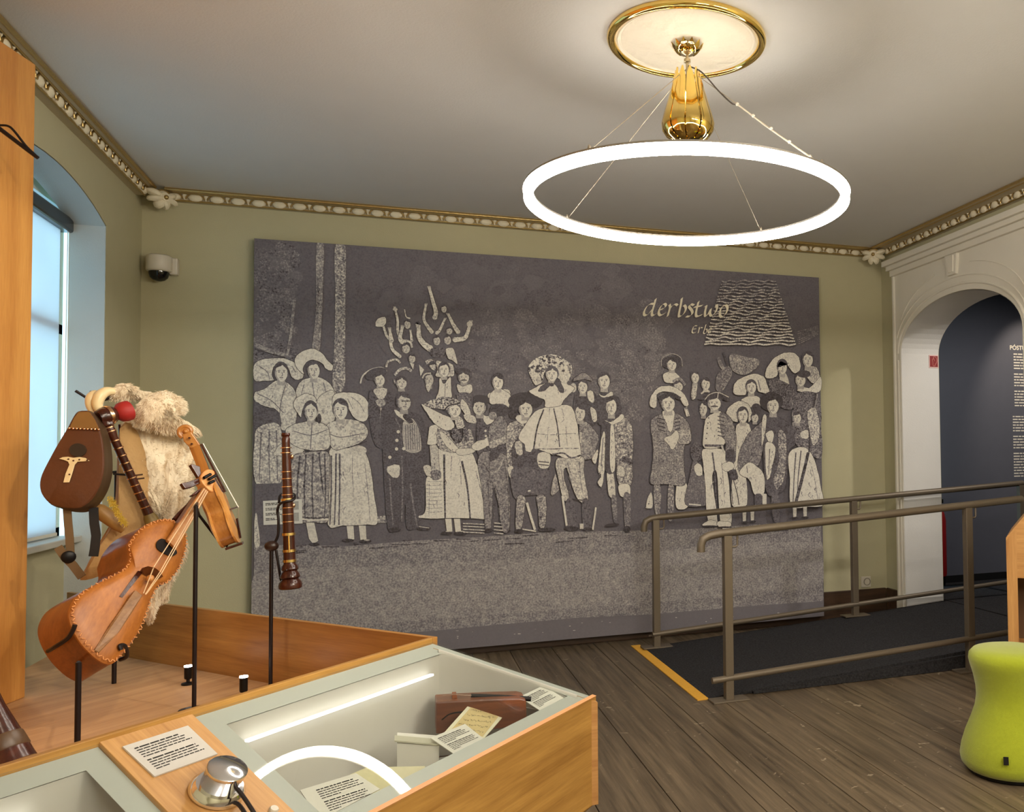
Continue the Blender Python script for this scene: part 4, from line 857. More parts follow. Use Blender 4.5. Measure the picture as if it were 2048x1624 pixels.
# skirt with dark stripe and pole at the right edge
p.poly([(1000, 760), (1060, 740), (1120, 780), (1165, 860), (1168, 1030), (1100, 1010), (1040, 980), (1010, 900)], .30, .4); p.head(1028, 800, 46, 60, -.3, .7)
p.poly([(978, 1006), (1046, 968), (1100, 990), (1140, 1080), (1166, 1200), (1178, 1306), (1090, 1316), (994, 1310), (984, 1150)], .90, .08, line=2.5)
p.stroke([(1092, 1000), (1064, 1120), (1020, 1290)], 18, .10, .3); p.folds([[(1020, 1000), (1010, 1140), (1004, 1290)], [(1050, 990), (1034, 1140), (1030, 1220)]], 7, .2); p.folds([[(1110, 1080), (1130, 1160), (1150, 1290)]], 4, .5)
p.stroke([(1136, 655), (1110, 800), (1096, 1000)], 9, .06); p.stroke([(1146, 660), (1120, 800)], 4, .6)
p.poly([(1090, 760), (1140, 750), (1158, 900), (1120, 960), (1095, 860)], .72, .3, line=2); p.poly([(1050, 880), (1090, 870), (1090, 920), (1050, 915)], .82, .08, line=2)
for x, y in ((720, 1350), (766, 1345), (1012, 1325), (1072, 1322), (205, 1385)): p.poly([(x-12, y-20), (x+14, y-20), (x+12, y+48), (x-8, y+52)], .84, .08, line=2, sm=False); p.ell(x+2, y+56, 44, 14, .05)
# plain lower border of the panel
p.o = (0, 0, 1)
p.poly([(508, 1290), (700, 1272), (860, 1262), (1000, 1249), (1150, 1236), (1300, 1229), (1500, 1212), (1647, 1202), (1648, 1232), (1306, 1263.6), (925, 1297), (508, 1338)], .30, .03, sm=False)
for k in range(18):
    x = random.uniform(880, 1600); y = 1258-(x-880)*.068+random.uniform(4, 22); p.ell(x, y, random.uniform(2, 7), 1.6, .6, .2, n=8)
def finish_print(pr, name, m):
    me = bpy.data.meshes.new(name); off = mural.location
    me.from_pydata([tuple(v-off) for v in pr.v], [], pr.f)
    a = me.attributes.new('tone', 'FLOAT', 'FACE'); a.data.foreach_set('value', pr.t); b = me.attributes.new('grain', 'FLOAT', 'FACE'); b.data.foreach_set('value', pr.g)
    me.materials.append(m); o = bpy.data.objects.new(name, me); COL.objects.link(o); o.parent = mural; return o
M_MURAL = print_mat()
finish_print(p, 'photo_print', M_MURAL)
# lettering
q = Print(); q.k = p.k+40; q.o = (1260, 580, 9.309)
nb = (44, -36)
for pts in ([(445, 262), (390, 255), (320, 300), (268, 390), (262, 455), (300, 472), (360, 430), (420, 350)], [(478, 165), (455, 260), (425, 360), (405, 440), (432, 476), (505, 430)],
            [(548, 372), (625, 345), (668, 300), (650, 258), (600, 275), (550, 350), (535, 430), (570, 472), (655, 432)], [(735, 268), (745, 320), (725, 400), (700, 490)], [(730, 370), (790, 290), (850, 265), (885, 290)],
            [(965, 150), (945, 280), (915, 420), (912, 490), (960, 480), (1015, 420), (1040, 340), (1010, 285), (960, 315)], [(1190, 285), (1130, 265), (1100, 310), (1150, 380), (1160, 440), (1110, 490), (1045, 492)],
            [(1275, 215), (1250, 320), (1228, 430), (1245, 492), (1340, 462)], [(1190, 322), (1345, 290)], [(1385, 312), (1420, 300), (1398, 400), (1400, 480), (1440, 470), (1505, 350)], [(1505, 350), (1490, 440), (1520, 482), (1580, 430), (1622, 340), (1605, 275)],
            [(1775, 285), (1715, 310), (1675, 400), (1680, 480), (1720, 500), (1790, 430), (1815, 340), (1790, 285), (1760, 290)]): q.nib(pts, nb)
nb = (20, -16)
for pts in ([(1248, 668), (1200, 668), (1170, 715), (1155, 780), (1180, 800), (1225, 785)], [(1172, 730), (1232, 722)], [(1290, 690), (1283, 745), (1268, 802)], [(1282, 745), (1315, 700), (1350, 706)], [(1415, 642), (1390, 725), (1368, 795), (1395, 812), (1432, 775), (1430, 728), (1398, 735)], [(1465, 768), (1505, 745), (1510, 712), (1482, 715), (1457, 765), (1465, 800), (1512, 788)]): q.nib(pts, nb)
finish_print(q, 'lettering', mat('letter_white', srgb(244, 236, 212), rough=.6))
# small caption card on the panel
cc = [aty(x, y, MY-.012) for x, y in ((526, 1002), (604, 998), (605, 1047), (527, 1050))]
card = tag(MB().prism(cc, (0, .004, 0)).build('caption_card', M_PAPER), 'small white caption card on the photo panel behind the upright shawm', 'caption card')
rng = random.Random(5); mb = MB(); xd = (cc[1]-cc[0]).normalized(); yd = (cc[3]-cc[0]).normalized(); ww = (cc[1]-cc[0]).length; hh = (cc[3]-cc[0]).length
print_lines(mb, cc[0]-V((0, .001, 0)), xd, yd, [(ww*.06, hh*(.10+.21*k+.06*j), ww*(.22+.2*rng.random()), hh*.03) for k in range(4) for j in range(2)], rng)
mb.build('printed_text', M_PRINTK, card)
mb = MB()
for i in range(2):
    for j in range(2):
        o_ = cc[0]-V((0, .001, 0))+xd*ww*(.45+.28*i)+yd*hh*(.08+.48*j); mb.add([o_, o_+xd*ww*.18, o_+xd*ww*.18+yd*hh*.36, o_+yd*hh*.36], [(0, 1, 2, 3)])
mb.build('printed_thumbnails', mat('thumb_grey', srgb(176, 174, 168), rough=.8, var=.35, scale=120), card)
# ================================================================== SMALL WALL THINGS
dc = thing('dome_camera', 'white dome security camera with black half-sphere on the back wall', 'security camera', (-1.345, 6.1, 2.42))
MB().box(-1.30, -1.255, 6.045, 6.0998, 2.40, 2.50).build('wall_bracket', M_PLASTIC, dc, bevel=.008)
MB().lathe([(.0, .063), (.052, .062), (.064, .054), (.067, .04), (.067, -.028), (.062, -.034), (.055, -.037)], (-1.345, 6.03, 2.445), seg=28).build('housing', M_PLASTIC, dc, smooth=True)
MB().lathe([(.053, -.034), (.052, -.05), (.045, -.072), (.03, -.087), (.012, -.093), (.0, -.094)], (-1.345, 6.03, 2.445), seg=28).build('lens_dome', mat('smoked_dome', srgb(10, 10, 14), rough=.05, spec=.6), dc, smooth=True)
so = thing('wall_socket', 'white wall socket low beside the ramp', 'socket', (3.375, 6.1, .28))
MB().box(3.335, 3.42, 6.088, 6.0998, .238, .323).build('plate', M_PLASTIC, so, bevel=.004)
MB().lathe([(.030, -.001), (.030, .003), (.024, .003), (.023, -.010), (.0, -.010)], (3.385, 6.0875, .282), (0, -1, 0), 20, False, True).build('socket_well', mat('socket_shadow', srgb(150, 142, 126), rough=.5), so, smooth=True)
# fire extinguisher sign on the reveal
sg = thing('fire_extinguisher_sign', 'small red fire extinguisher sign on the doorway reveal', 'sign', (3.84, 5.775, 1.95))
sx0, sx1, sz0, sz1 = 3.792, 3.877, 1.945, 2.045; sy = AY1-.0045
MB().box(sx0, sx1, sy-.003, sy, sz0, sz1).build('sign_plate', mat('sign_border', srgb(226, 186, 180), rough=.5), sg)
MB().box(sx0+.007, sx1-.007, sy-.0045, sy-.003, sz0+.008, sz1-.008).build('red_field', M_RED, sg)
mb = MB(); ic = lambda u_, v_: V((sx0+(sx1-sx0)*u_, sy-.0065, sz1-(sz1-sz0)*v_)); 
for pts, r_ in (([(.32, .36), (.36, .62), (.38, .84), (.62, .84), (.60, .76), (.74, .62), (.80, .42), (.72, .22), (.56, .14), (.40, .18)], .0022), ([(.32, .36), (.42, .30), (.50, .34), (.56, .48)], .0022), ([(.42, .20), (.50, .32)], .002)):
    mb.tube([ic(*a) for a in smooth_open(pts, 3)], r_, 5)
mb.build('pictogram', mat('pictogram_pink', srgb(230, 150, 140), rough=.6), sg)
# passage wall lettering and red extinguisher half hidden behind the reveal
pt = thing('wall_lettering', 'white printed heading and text columns on the dark passage wall', 'wall text', (5.5, 6.5, 1.5))
text_mesh('PÓSTUP', .055, 'heading', M_PRINTW, pt, (5.125, 6.498, 2.215), (1, 0, 0), (0, 0, 1), 1.05, .0015)
rng = random.Random(11)
for x0, z0, z1, n_ in ((5.165, 2.17, 1.70, 19), (5.14, 1.60, 1.06, 22)):
    for k in range(n_):
        if k in (6, 12): continue
        mb = MB(); print_lines(mb, V((x0, 6.4975, 0)), V((1, 0, 0)), V((0, 0, 1)), [(0, z0+(z1-z0)*k/(n_-1), .62*(1 if k % 6 != 5 else .6), .011)], rng); mb.build('text_line', M_PRINTW, pt)['kind'] = 'stuff'
fx = thing('fire_extinguisher', 'red fire extinguisher mostly hidden behind the doorway reveal', 'fire extinguisher', (4.262, 6.42, PF))
MB().lathe([(.07, .08), (.075, .10), (.075, .55), (.06, .62), (.03, .65), (.03, .70), (.0, .70)], (4.262, 6.42, PF), seg=20).build('cylinder', M_RED, fx, smooth=True)
MB().box(4.235, 4.29, 6.36, 6.45, PF+.70, PF+.735).build('valve_handle', M_BLACK, fx, bevel=.004)
MB().lathe([(.06, 0), (.065, .085)], (4.262, 6.42, PF), seg=16).build('base_foot', M_BLACK, fx)

# ================================================================== STOOL AND LECTERN
M_GREEN = mat('lime_felt', srgb(158, 168, 42), rough=1., spec=.1, var=.10, scale=90, bump=.25, bscale=420, sheen=.4)
SX, SY = 2.297, 2.95
st = thing('felt_stool', 'lime green felt hourglass stool with a small black tag', 'stool', (SX, SY, 0))
MB().lathe([(.0, .012), (.165, .012), (.192, .018), (.207, .035), (.211, .06), (.204, .10), (.188, .15), (.165, .205), (.147, .255), (.141, .295), (.143, .335), (.152, .38), (.164, .42), (.170, .445), (.167, .465), (.152, .481), (.11, .490), (.0, .494)], (SX, SY, 0), seg=56).build('upholstery', M_GREEN, st, smooth=True)
MB().lathe([(.0, 0), (.18, 0), (.185, .006), (.185, .016), (.0, .016)], (SX, SY, 0), seg=40).build('base_glide', M_BLACK, st)
q_ = ray(2012, 1522); az = math.atan2(-.85, -.53)
tg = atp(2012, 1522, V((SX, SY, .07))+V((math.cos(az), math.sin(az), 0))*.214, V((math.cos(az), math.sin(az), .25)))
nrm = V((math.cos(az), math.sin(az), .2)).normalized(); sd = nrm.cross(V((0, 0, 1))).normalized(); uu = sd.cross(nrm)
MB().obox(tg+nrm*.002, (sd, uu, nrm), (.0095, .015, .003)).build('fabric_tag', M_BLACK, st)
OAK = dict(ca=srgb(176, 122, 66), cb=srgb(212, 160, 98))
M_OAKV = wood('oak_vertical', axis=(0, 0, 1), **OAK); M_OAKX = wood('oak_horizontal', axis=(1, 0, 0), **OAK)
D1 = V((.6542, .7563, 0)).normalized(); SD = V((D1.y, -D1.x, 0))
LP = aty(2012, 1081, 3.6); LQ = atp(2048, 1038, LP, D1); LR = atp(2035, 1156, LP, D1)
lz0 = LP.z; lw = (LQ-LP).dot(SD); lsl = (LQ.z-LP.z)/lw; ln = (LR-LP).dot(SD); lnz = LR.z
def le(a, b, z): return V((LP.x, LP.y, 0)) + SD*a + D1*b + V((0, 0, z))       # a right, b back, z up
M_OAKV2 = wood('oak_lectern_face', axis=tuple(SD), **OAK)
lec = thing('oak_lectern', 'light oak lectern with slanted top and open niche at the right edge', 'lectern', tuple(le(.3, .3, 0)))
LWd, TOPA = .62, .22
zt_ = lambda a: lz0+lsl*min(a, TOPA)
MB().prism([le(0, 0, 0), le(ln, 0, 0), le(ln, 0, zt_(ln)), le(0, 0, lz0)], D1*.02).build('front_stile', M_OAKV, lec)
MB().prism([le(ln, 0, lnz), le(LWd, 0, lnz), le(LWd, 0, zt_(1)), le(TOPA, 0, zt_(1)), le(ln, 0, zt_(ln))], D1*.02).build('front_panel', M_OAKV2, lec)
MB().prism([le(0, .02, 0), le(0, .6, 0), le(0, .6, lz0), le(0, .02, lz0)], SD*.022).build('side_panel', M_OAKV, lec)
MB().prism([le(LWd, 0, 0), le(LWd, .6, 0), le(LWd, .6, zt_(1)), le(LWd, 0, zt_(1))], -SD*.022).build('side_panel', M_OAKV, lec)
MB().prism([le(0, 0, lz0), le(TOPA, 0, zt_(1)), le(TOPA, .6, zt_(1)), le(0, .6, lz0)], V((0, 0, .014))).build('slanted_top', M_OAKV2, lec)
MB().prism([le(TOPA, 0, zt_(1)), le(LWd, 0, zt_(1)), le(LWd, .6, zt_(1)), le(TOPA, .6, zt_(1))], V((0, 0, .014))).build('top_board', M_OAKV2, lec)
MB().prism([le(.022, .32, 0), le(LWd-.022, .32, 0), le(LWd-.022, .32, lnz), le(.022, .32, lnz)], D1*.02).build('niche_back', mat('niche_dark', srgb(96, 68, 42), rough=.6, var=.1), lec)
MB().prism([le(.022, .02, .3), le(LWd-.022, .02, .3), le(LWd-.022, .32, .3), le(.022, .32, .3)], V((0, 0, -.02))).build('shelf', M_OAKV2, lec)
MB().prism([le(.022, .02, lnz), le(LWd-.022, .02, lnz), le(LWd-.022, .32, lnz), le(.022, .32, lnz)], V((0, 0, .02))).build('niche_top', M_OAKV2, lec)

# ================================================================== DISPLAY DESK (slanted glass vitrine + tray)
D1 = V((.6542, .7563, 0)).normalized(); SD = V((D1.y, -D1.x, 0)); TL = math.radians(31)
D2 = SD*math.cos(TL) - V((0, 0, 1))*math.sin(TL); GN = D1.cross(D2); GN = GN if GN.z > 0 else -GN
GP = EYE - GN*1.5
def g(a, b, h=0.): return GP + D1*a + D2*b + GN*h
def G(x, y, h=0.): return atp(x, y, GP+GN*h, GN)
BB, BF, A0, AB, AF = -1.348, -.885, .35, 2.364, 2.725
ST0, ST1 = 1.311, 1.522
M_OAKD = wood('oak_along_desk', axis=tuple(D1), ca=srgb(156, 110, 50), cb=srgb(198, 150, 78))
M_OAKS = wood('oak_across_desk', axis=tuple(D2), ca=srgb(172, 122, 66), cb=srgb(212, 162, 100))
M_OAKT = wood('oak_tray_board', axis=tuple(D1), ca=srgb(176, 132, 88), cb=srgb(204, 160, 112), rough=.6)
M_FROST = mat('frosted_border', srgb(190, 194, 189), rough=.35, spec=.4, var=.02)
M_INNER = mat('vitrine_white', srgb(206, 203, 196), rough=.75, var=.02)
desk = thing('display_desk', 'low oak display desk with a slanted glass vitrine top', 'display case', tuple(g(1.5, -1.1, -.4)*1))
dl = desk.location
zb, zf = g(AB, BB).z, g(AF, BF).z
def down(p_, z): return V((p_.x, p_.y, z))
# carcass boards
tF0, tF1 = g(A0, BF), g(AF, BF)
mb = MB(); mb.prism([tF0, tF1, down(tF1, .088), down(tF0, .088)], -SD*.02); mb.build('front_panel', M_OAKD, desk, bevel=.002)
mb = MB(); mb.prism([down(tF0, .088), down(tF1, .088), down(tF1-D1*.06-SD*.06, .03), down(tF0-SD*.06, .03)], -SD*.02); mb.build('chamfer_panel', M_OAKD, desk)
eB, eF = g(AB, BB), g(AF, BF); ed = (eF-eB); edh = V((ed.x, ed.y, 0)).normalized(); eo = V((-edh.y, edh.x, 0))
dn = V((0, 0, .016)); mb = MB(); mb.prism([eB-dn-eo*.004, eF-dn-eo*.004, down(eF-eo*.004, .088), down(eB-eo*.004, .088)], -eo*.02); mb.build('end_panel', M_OAKX, desk)
rb0, rb1 = g(A0, BB), g(AB, BB)
mb = MB(); mb.prism([rb0+V((0, 0, .012)), rb1+V((0, 0, .012)), down(rb1, .05), down(rb0, .05)], -SD*.018); mb.build('back_board', M_OAKD, desk, bevel=.002)
mb = MB(); mb.prism([down(tF0-SD*.09, 0), down(tF1-D1*.12-SD*.09, 0), down(eB-D1*.15, 0), down(rb0, 0)], V((0, 0, .09))); mb.build('recessed_plinth', M_BLACK, desk)
mb = MB(); mb.prism([g(A0, BF-.012, .002), g(AF-.009, BF-.012, .002), g(AF, BF, .002), g(A0, BF, .002)], -GN*.014); mb.build('front_edge', mat('oak_edge', srgb(222, 162, 110), rough=.5, var=.06, scale=60), desk)
mb = MB(); mb.prism([g(ST0, BB, .003), g(ST1, BB, .003), g(ST1, BF, .003), g(ST0, BF, .003)], -GN*.02); mb.build('label_strip', M_OAKS, desk, bevel=.001)
# glass and frosted borders
def pane(poly, inner):
    MB().prism([g(a, b, 0) for a, b in poly], -GN*.005).build('glass_pane', M_GLASS, desk)
    mb = MB(); n_ = len(poly); o_ = [g(a, b, -.0065) for a, b in poly]; i_ = [g(a, b, -.0065) for a, b in inner]
    mb.add(o_+i_, [(k, (k+1) % n_, n_+(k+1) % n_, n_+k) for k in range(n_)]); mb.build('frosted_border', M_FROST, desk, fix=False)
def edge_a(b): return AB + (AF-AB)*(b-BB)/(BF-BB)
bt, bf_ = BB+.002, BF-.013
pane([(ST1+.002, bt), (edge_a(bt)-.002, bt), (edge_a(bf_)-.002, bf_), (ST1+.002, bf_)], [(ST1+.055, BB+.055), (edge_a(BB+.055)-.035, BB+.055), (edge_a(BF-.055)-.06, BF-.055), (ST1+.055, BF-.055)])
pane([(A0+.002, bt), (ST0-.002, bt), (ST0-.002, bf_), (A0+.002, bf_)], [(A0+.055, BB+.055), (ST0-.055, BB+.055), (ST0-.055, BF-.055), (A0+.055, BF-.055)])
# white interior
IZ = .33
mb = MB(); mb.prism([down(g(A0+.03, BF-.03), IZ-.01), down(g(AF-.06, BF-.03), IZ-.01), down(eB-D1*.03-eo*.03, IZ-.01), down(g(A0+.03, BB+.02), IZ-.01)], V((0, 0, .01))); mb.build('vitrine_floor', M_INNER, desk)
lp = G(881, 1308, -.01); aend = (lp-GP).dot(D1)
bl_ = (lp-GP).dot(D2)
l0 = g(A0+.03, bl_, -.012); l1 = g(aend, bl_, -.012)
mb = MB(); mb.prism([l0, l1, down(l1, IZ), down(l0, IZ)], -SD*.012); mb.build('vitrine_back_board', M_INNER, desk)
e0 = eB+ed*.03-eo*.03-V((0, 0, .012)); e1 = eF-ed*.14-eo*.03-V((0, 0, .012))
mb = MB(); mb.prism([e0, e1, down(e1, IZ), down(e0, IZ)], -eo*.008); mb.build('vitrine_end_board', M_INNER, desk)
mb = MB(); mb.prism([g(AB-.04, BB+.015, -.03), g(aend-.2, BB+.015, -.03), down(g(aend-.2, BB+.015), IZ), down(g(AB-.04, BB+.015), IZ)], SD*.008); mb.build('vitrine_back_board', M_INNER, desk)
for hz in (.50, .45):
    mb = MB(); a_ = down(e0, hz+.02)-eo*.012; b_ = down(e1, hz-.10)-eo*.012; mb.beam(a_+(b_-a_)*.02, a_+(b_-a_)*.9, .02, .014); mb.build('vitrine_ledge', M_INNER, desk)
M_LED = emission('led_strip_glow', (1.0, .95, .86, 1), 1.5)
mb = MB(); mb.beam(g(ST1+.10, bl_+.040, -.045), g(aend-.06, bl_+.040, -.045), .012, .006); mb.build('led_strip', M_LED, desk)
mb = MB(); mb.beam(g(.6, bl_+.040, -.045), g(ST0-.16, bl_+.040, -.045), .012, .006); mb.build('led_strip', M_LED, desk)
# tray behind: board, oak end panel against the wall corner
TZ = .46
tray = thing('instrument_tray', 'open oak tray with an end panel behind the glass vitrine', 'display tray', (-.9, 3.6, 0))
tb0 = rb0-SD*.018; tb1 = rb1-SD*.018
pe = V((-1.42, 4.84, 0))
pdir = (V((pe.x, pe.y, 0))-V((rb1.x, rb1.y, 0))).normalized()
mb = MB(); mb.prism([down(tb0, TZ), down(tb1, TZ), V((-1.42, 4.84, TZ)), V((-1.42, 1.6, TZ)), down(tb0, TZ)+V((-.2, -.1, 0))], V((0, 0, -.02))); mb.build('tray_board', M_OAKT, tray)
pn = V((pdir.y, -pdir.x, 0)); pn = pn if pn.y > 0 else -pn
a_ = down(rb1, zb+.012); b_ = V((-1.42, 4.84, zb+.012))
mb = MB(); mb.prism([a_, b_, down(b_, .05), down(a_, .05)], pn*.02); mb.build('tray_end_panel', wood('oak_tray_end', axis=tuple(pdir), ca=srgb(154, 104, 48), cb=srgb(194, 142, 74)), tray, bevel=.001)
mb = MB(); mb.prism([V((-1.42, 1.6, TZ-.02)), V((-1.42, 4.84, TZ-.02)), V((-1.42, 4.84, 0)), V((-1.42, 1.6, 0))], V((.02, 0, 0))); mb.build('tray_support', M_OAKD, tray)
# tall oak panel at the left
op = thing('tall_oak_panel', 'tall oak panel standing on the tray at the left edge', 'wood panel', (-1.30, 3.0, TZ))
mb = MB(); mb.prism([(-1.244, 3.845, TZ), (-1.43, 3.845, TZ), (-1.43, 2.0, TZ), (-1.42, 2.0, TZ), (-1.42, 3.1, TZ)], V((0, 0, 2.732-TZ)))
mb.build('panel_board', wood('oak_panel_warm', axis=(0, 0, 1), ca=srgb(186, 124, 58), cb=srgb(214, 156, 82), along=1.2, across=14), op, bevel=.006)
# label card and headphone rest on the strip
def card_on(pts, h, th, name, label, rows, seed, m=None, sub=None):
    c_ = [G(x, y, h) for x, y in pts]; o_ = tag(MB().prism(c_, -GN*th).build(name, m or M_PAPER), label, 'text card')
    if rows:
        xd = (c_[1]-c_[0]).normalized(); yd = (c_[3]-c_[0]).normalized(); W_ = (c_[1]-c_[0]).length; H_ = (c_[3]-c_[0]).length
        mb = MB(); print_lines(mb, c_[0]+GN*.0006, xd, yd, [(W_*a, H_*b, W_*l, H_*t) for a, b, l, t in rows], random.Random(seed)); mb.build('printed_text', M_PRINTK, o_)
    return o_
R8 = [(.10, .14, .66, .035), (.10, .215, .74, .026), (.10, .285, .70, .026), (.10, .355, .78, .026), (.10, .425, .34, .026), (.10, .54, .74, .035), (.10, .615, .76, .026), (.10, .685, .70, .026), (.10, .755, .78, .026), (.10, .825, .2, .026)]
card_on([(245.2, 1492.8), (375.9, 1450.8), (435.3, 1507.2), (309.2, 1552.3)], .0075, .004, 'info_plate', 'grey text plate on the oak strip beside the chrome listening post', R8, 1, mat('plate_grey', srgb(206, 202, 196), rough=.6))
lpst = G(432, 1585, .003)
lp_ = thing('listening_post', 'polished chrome listening post with two cables on the oak strip', 'listening post', tuple(lpst))
mb = MB(); mb.lathe([(.0, 0), (.052, 0), (.056, .004), (.055, .012), (.050, .019), (.047, .023), (.038, .024), (.0, .025)], lpst, GN, 40); mb.build('base_ring', M_CHROME, lp_, smooth=True)
mb = MB(); mb.lathe([(.0, .02), (.037, .02), (.039, .024), (.039, .056), (.0405, .058), (.0405, .064), (.038, .066), (.0, .067)], lpst, GN, 40); mb.build('cylinder', M_CHROME, lp_, smooth=True)
M_BCABLE = mat('braided_cable', srgb(54, 46, 46), rough=.35, metal=.5, var=.2, scale=300)
for k, (x1, y1, h1, x2, y2, h2, x3, y3) in enumerate(((462, 1565, .045, 490, 1598, .038, 530, 1660), (455, 1595, .014, 480, 1612, .02, 510, 1660))):
    MB().tube(smooth_open([tuple(G(x1-8, y1-8, h1)), tuple(G(x1+8, y1+8, h1)), tuple(G(x2, y2, h2)), tuple(G(x3, y3, .02))]), .0042, 8).build('cable', M_BCABLE, lp_, smooth=True)
pb = G(546, 1622, .003)
tag(MB().lathe([(.0, 0), (.010, 0), (.010, .006), (.008, .009), (.0, .0095)], pb, GN, 20).build('push_button', M_PLASTIC, smooth=True), 'small pale push button near the bottom of the oak strip', 'button')
# things inside the vitrine
card_on([(861, 1475.6), (930, 1447.7), (966.8, 1476.6), (908, 1507.6)], -.02, .002, 'info_card', 'white text card in front of the music manuscript in the vitrine', R8, 2)
card_on([(1038.6, 1393.8), (1086.5, 1370.9), (1127.5, 1395.8), (1079.6, 1420.8)], -.009, .002, 'info_card', 'white text card at the far corner of the vitrine beside the fiddle neck', R8, 3)
card_on([(600, 1580), (712, 1546), (760, 1578), (640, 1640)], -.02, .002, 'info_card', 'white text card under the ring reflection near the oak strip', [(.22, b, l, t) for a, b, l, t in R8], 4)
card_on([(700, 1549), (745, 1530), (800, 1578), (758, 1600)], -.035, .002, 'parchment_sheet', 'yellowed paper sheet beside the text card under the ring reflection', None, 5, mat('parchment', srgb(214, 208, 166), rough=.8, var=.12, scale=60))
card_on([(765, 1534), (850, 1532), (850, 1560), (800, 1575)], -.05, .003, 'parchment_sheet', 'pale curled paper sheet in front of the white display block', None, 6, mat('parchment_pale', srgb(220, 214, 180), rough=.8, var=.1, scale=60))
ms_ = [G(x, y, -.045) for x, y in ((940, 1407), (1021, 1416), (962, 1484), (884, 1470))]
mso = tag(MB().prism(ms_, -GN*.006).build('music_manuscript', mat('manuscript_mount', srgb(226, 222, 196), rough=.8, var=.03)), 'handwritten music sheet mounted on cream card in the vitrine', 'manuscript')
xd = (ms_[1]-ms_[0]); yd = (ms_[3]-ms_[0])
mp_ = [ms_[0]+xd*a+yd*b+GN*.0006 for a, b in ((.09, .12), (.88, .12), (.88, .95), (.09, .95))]
mb = MB(); mb.add(mp_, [(0, 1, 2, 3)]); mb.build('aged_page', mat('aged_page', srgb(212, 192, 140), rough=.85, var=.12, scale=50), mso)
mb = MB(); rng = random.Random(9)
for r_ in range(5):
    for k in range(22):
        u_ = .15+.68*k/22+rng.uniform(-.005, .005); v_ = .2+.15*r_+rng.uniform(-.02, .02); o_ = ms_[0]+xd*u_+yd*v_+GN*.0012; x_ = xd.normalized(); y_ = yd.normalized(); l_ = rng.uniform(.002, .009)
        mb.add([o_, o_+x_*.0016, o_+x_*.0016+y_*l_, o_+y_*l_], [(0, 1, 2, 3)])
mb.build('ink_notes', M_PRINTK, mso)
pbk = [aty(x, y, 2.62) for x, y in ((794, 1486), (878, 1492), (878, 1545), (794, 1545))]
blk = tag(MB().prism([V((q.x, q.y, max(q.z, IZ))) for q in pbk], (0, .10, 0)).build('display_block', mat('block_white', srgb(232, 230, 222), rough=.7)), 'white display block in the vitrine with a thin dark-edged card on top', 'display block')
tpc = [aty(x, y, 2.615) for x, y in ((789, 1481), (882, 1489), (882, 1492), (789, 1484))]
tag(MB().prism(tpc, (0, .05, 0)).build('thin_card', mat('dark_edge_card', srgb(198, 196, 176), rough=.7)), 'thin olive-edged card lying on the white display block', 'card')
# reddish fiddle lying in the far corner of the vitrine
vf = thing('reddish_fiddle', 'reddish brown fiddle lying in the far corner of the vitrine', 'fiddle', tuple(atz(960, 1460, IZ)))
VY = 2.86
M_REDW = wood('reddish_fiddle_wood', axis=(1, 0, 0), ca=srgb(92, 48, 30), cb=srgb(142, 84, 54), rough=.35)
o0 = [(872, 1405), (920, 1402), (980, 1399), (1040, 1397), (1052, 1400), (1054, 1444), (1010, 1456), (960, 1463), (872, 1468)]
body = [aty(x, y, VY) for x, y in o0]; body = [V((q.x, q.y, max(q.z, IZ))) for q in body]
MB().prism(body, (0, .10, 0)).build('body', M_REDW, vf, bevel=.004)
MB().tube([aty(x, y, VY-.001) for x, y in smooth_open([(884, 1440), (900, 1428), (925, 1424), (950, 1426)])], .0022, 6).build('rib_joint', M_BLACK, vf)
br = [aty(x, y, VY+.03) for x, y in ((904, 1404), (916, 1403), (913, 1388), (905, 1389))]
MB().prism(br, (0, .03, 0)).build('bridge', wood('bridge_wood', srgb(130, 70, 36), srgb(170, 96, 52)), vf)
MB().tube([aty(942, 1391, VY+.04), aty(1000, 1394, VY+.04), aty(1062, 1398, VY+.03)], [.006, .0075, .008], 8).build('fingerboard', M_BLACK, vf, smooth=True)
for dz in (0, .02): MB().tube([aty(884, 1391, VY+.03+dz), aty(908, 1389, VY+.03+dz), aty(944, 1391, VY+.03+dz)], .0006, 4).build('string', M_WIRE, vf)
# left compartment: paper on the floor
tag(MB().prism([atz(x, y, IZ+.004) for x, y in ((180, 1560), (188, 1680), (330, 1690), (230, 1600))], V((0, 0, -.003))).build('paper_sheet', M_PAPER), 'plain white paper sheet inside the left glass compartment', 'paper sheet')
# ================================================================== INSTRUMENTS IN THE TRAY
def local(x, y, Y):
    """anchor on the tray at photo direction (x,y) and room depth Y: point, right, up, towards viewer"""
    P_ = aty(x, y, Y); v = (EYE-P_).normalized(); s = V((0, 0, 1)).cross(v).normalized(); w_ = v.cross(s); return P_, s, w_, v
def pane_pts(pts, P_, n): return [atp(x, y, P_, n) for x, y in pts]
def cr(ox, oy, s): return lambda pts: [(ox+x/s, oy+y/s) for x, y in pts]
M_FID = wood('big_fiddle_top', axis=(.4, .3, .8), ca=srgb(138, 78, 26), cb=srgb(180, 112, 46), rough=.42, along=2, across=18)
M_FIDR = wood('big_fiddle_ribs', axis=(.3, .3, .9), ca=srgb(104, 56, 22), cb=srgb(146, 84, 36), rough=.3, along=2, across=14)
M_DK = wood('dark_boxwood', axis=(0, 0, 1), ca=srgb(40, 18, 12), cb=srgb(80, 34, 20), rough=.22)
M_ROD = mat('stand_rod_black', srgb(30, 20, 20), rough=.45, metal=.4, var=.1)
M_COP = mat('copper_ring', (0.75, 0.45, 0.26, 1), rough=.22, metal=1., var=.1)
M_BRASS = mat('brass_ring', (0.72, 0.52, 0.20, 1), rough=.25, metal=1., var=.1)
M_LACE = mat('leather_lace', srgb(206, 140, 84), rough=.7, var=.1)
M_GUT = mat('gut_string', srgb(222, 190, 150), rough=.5)
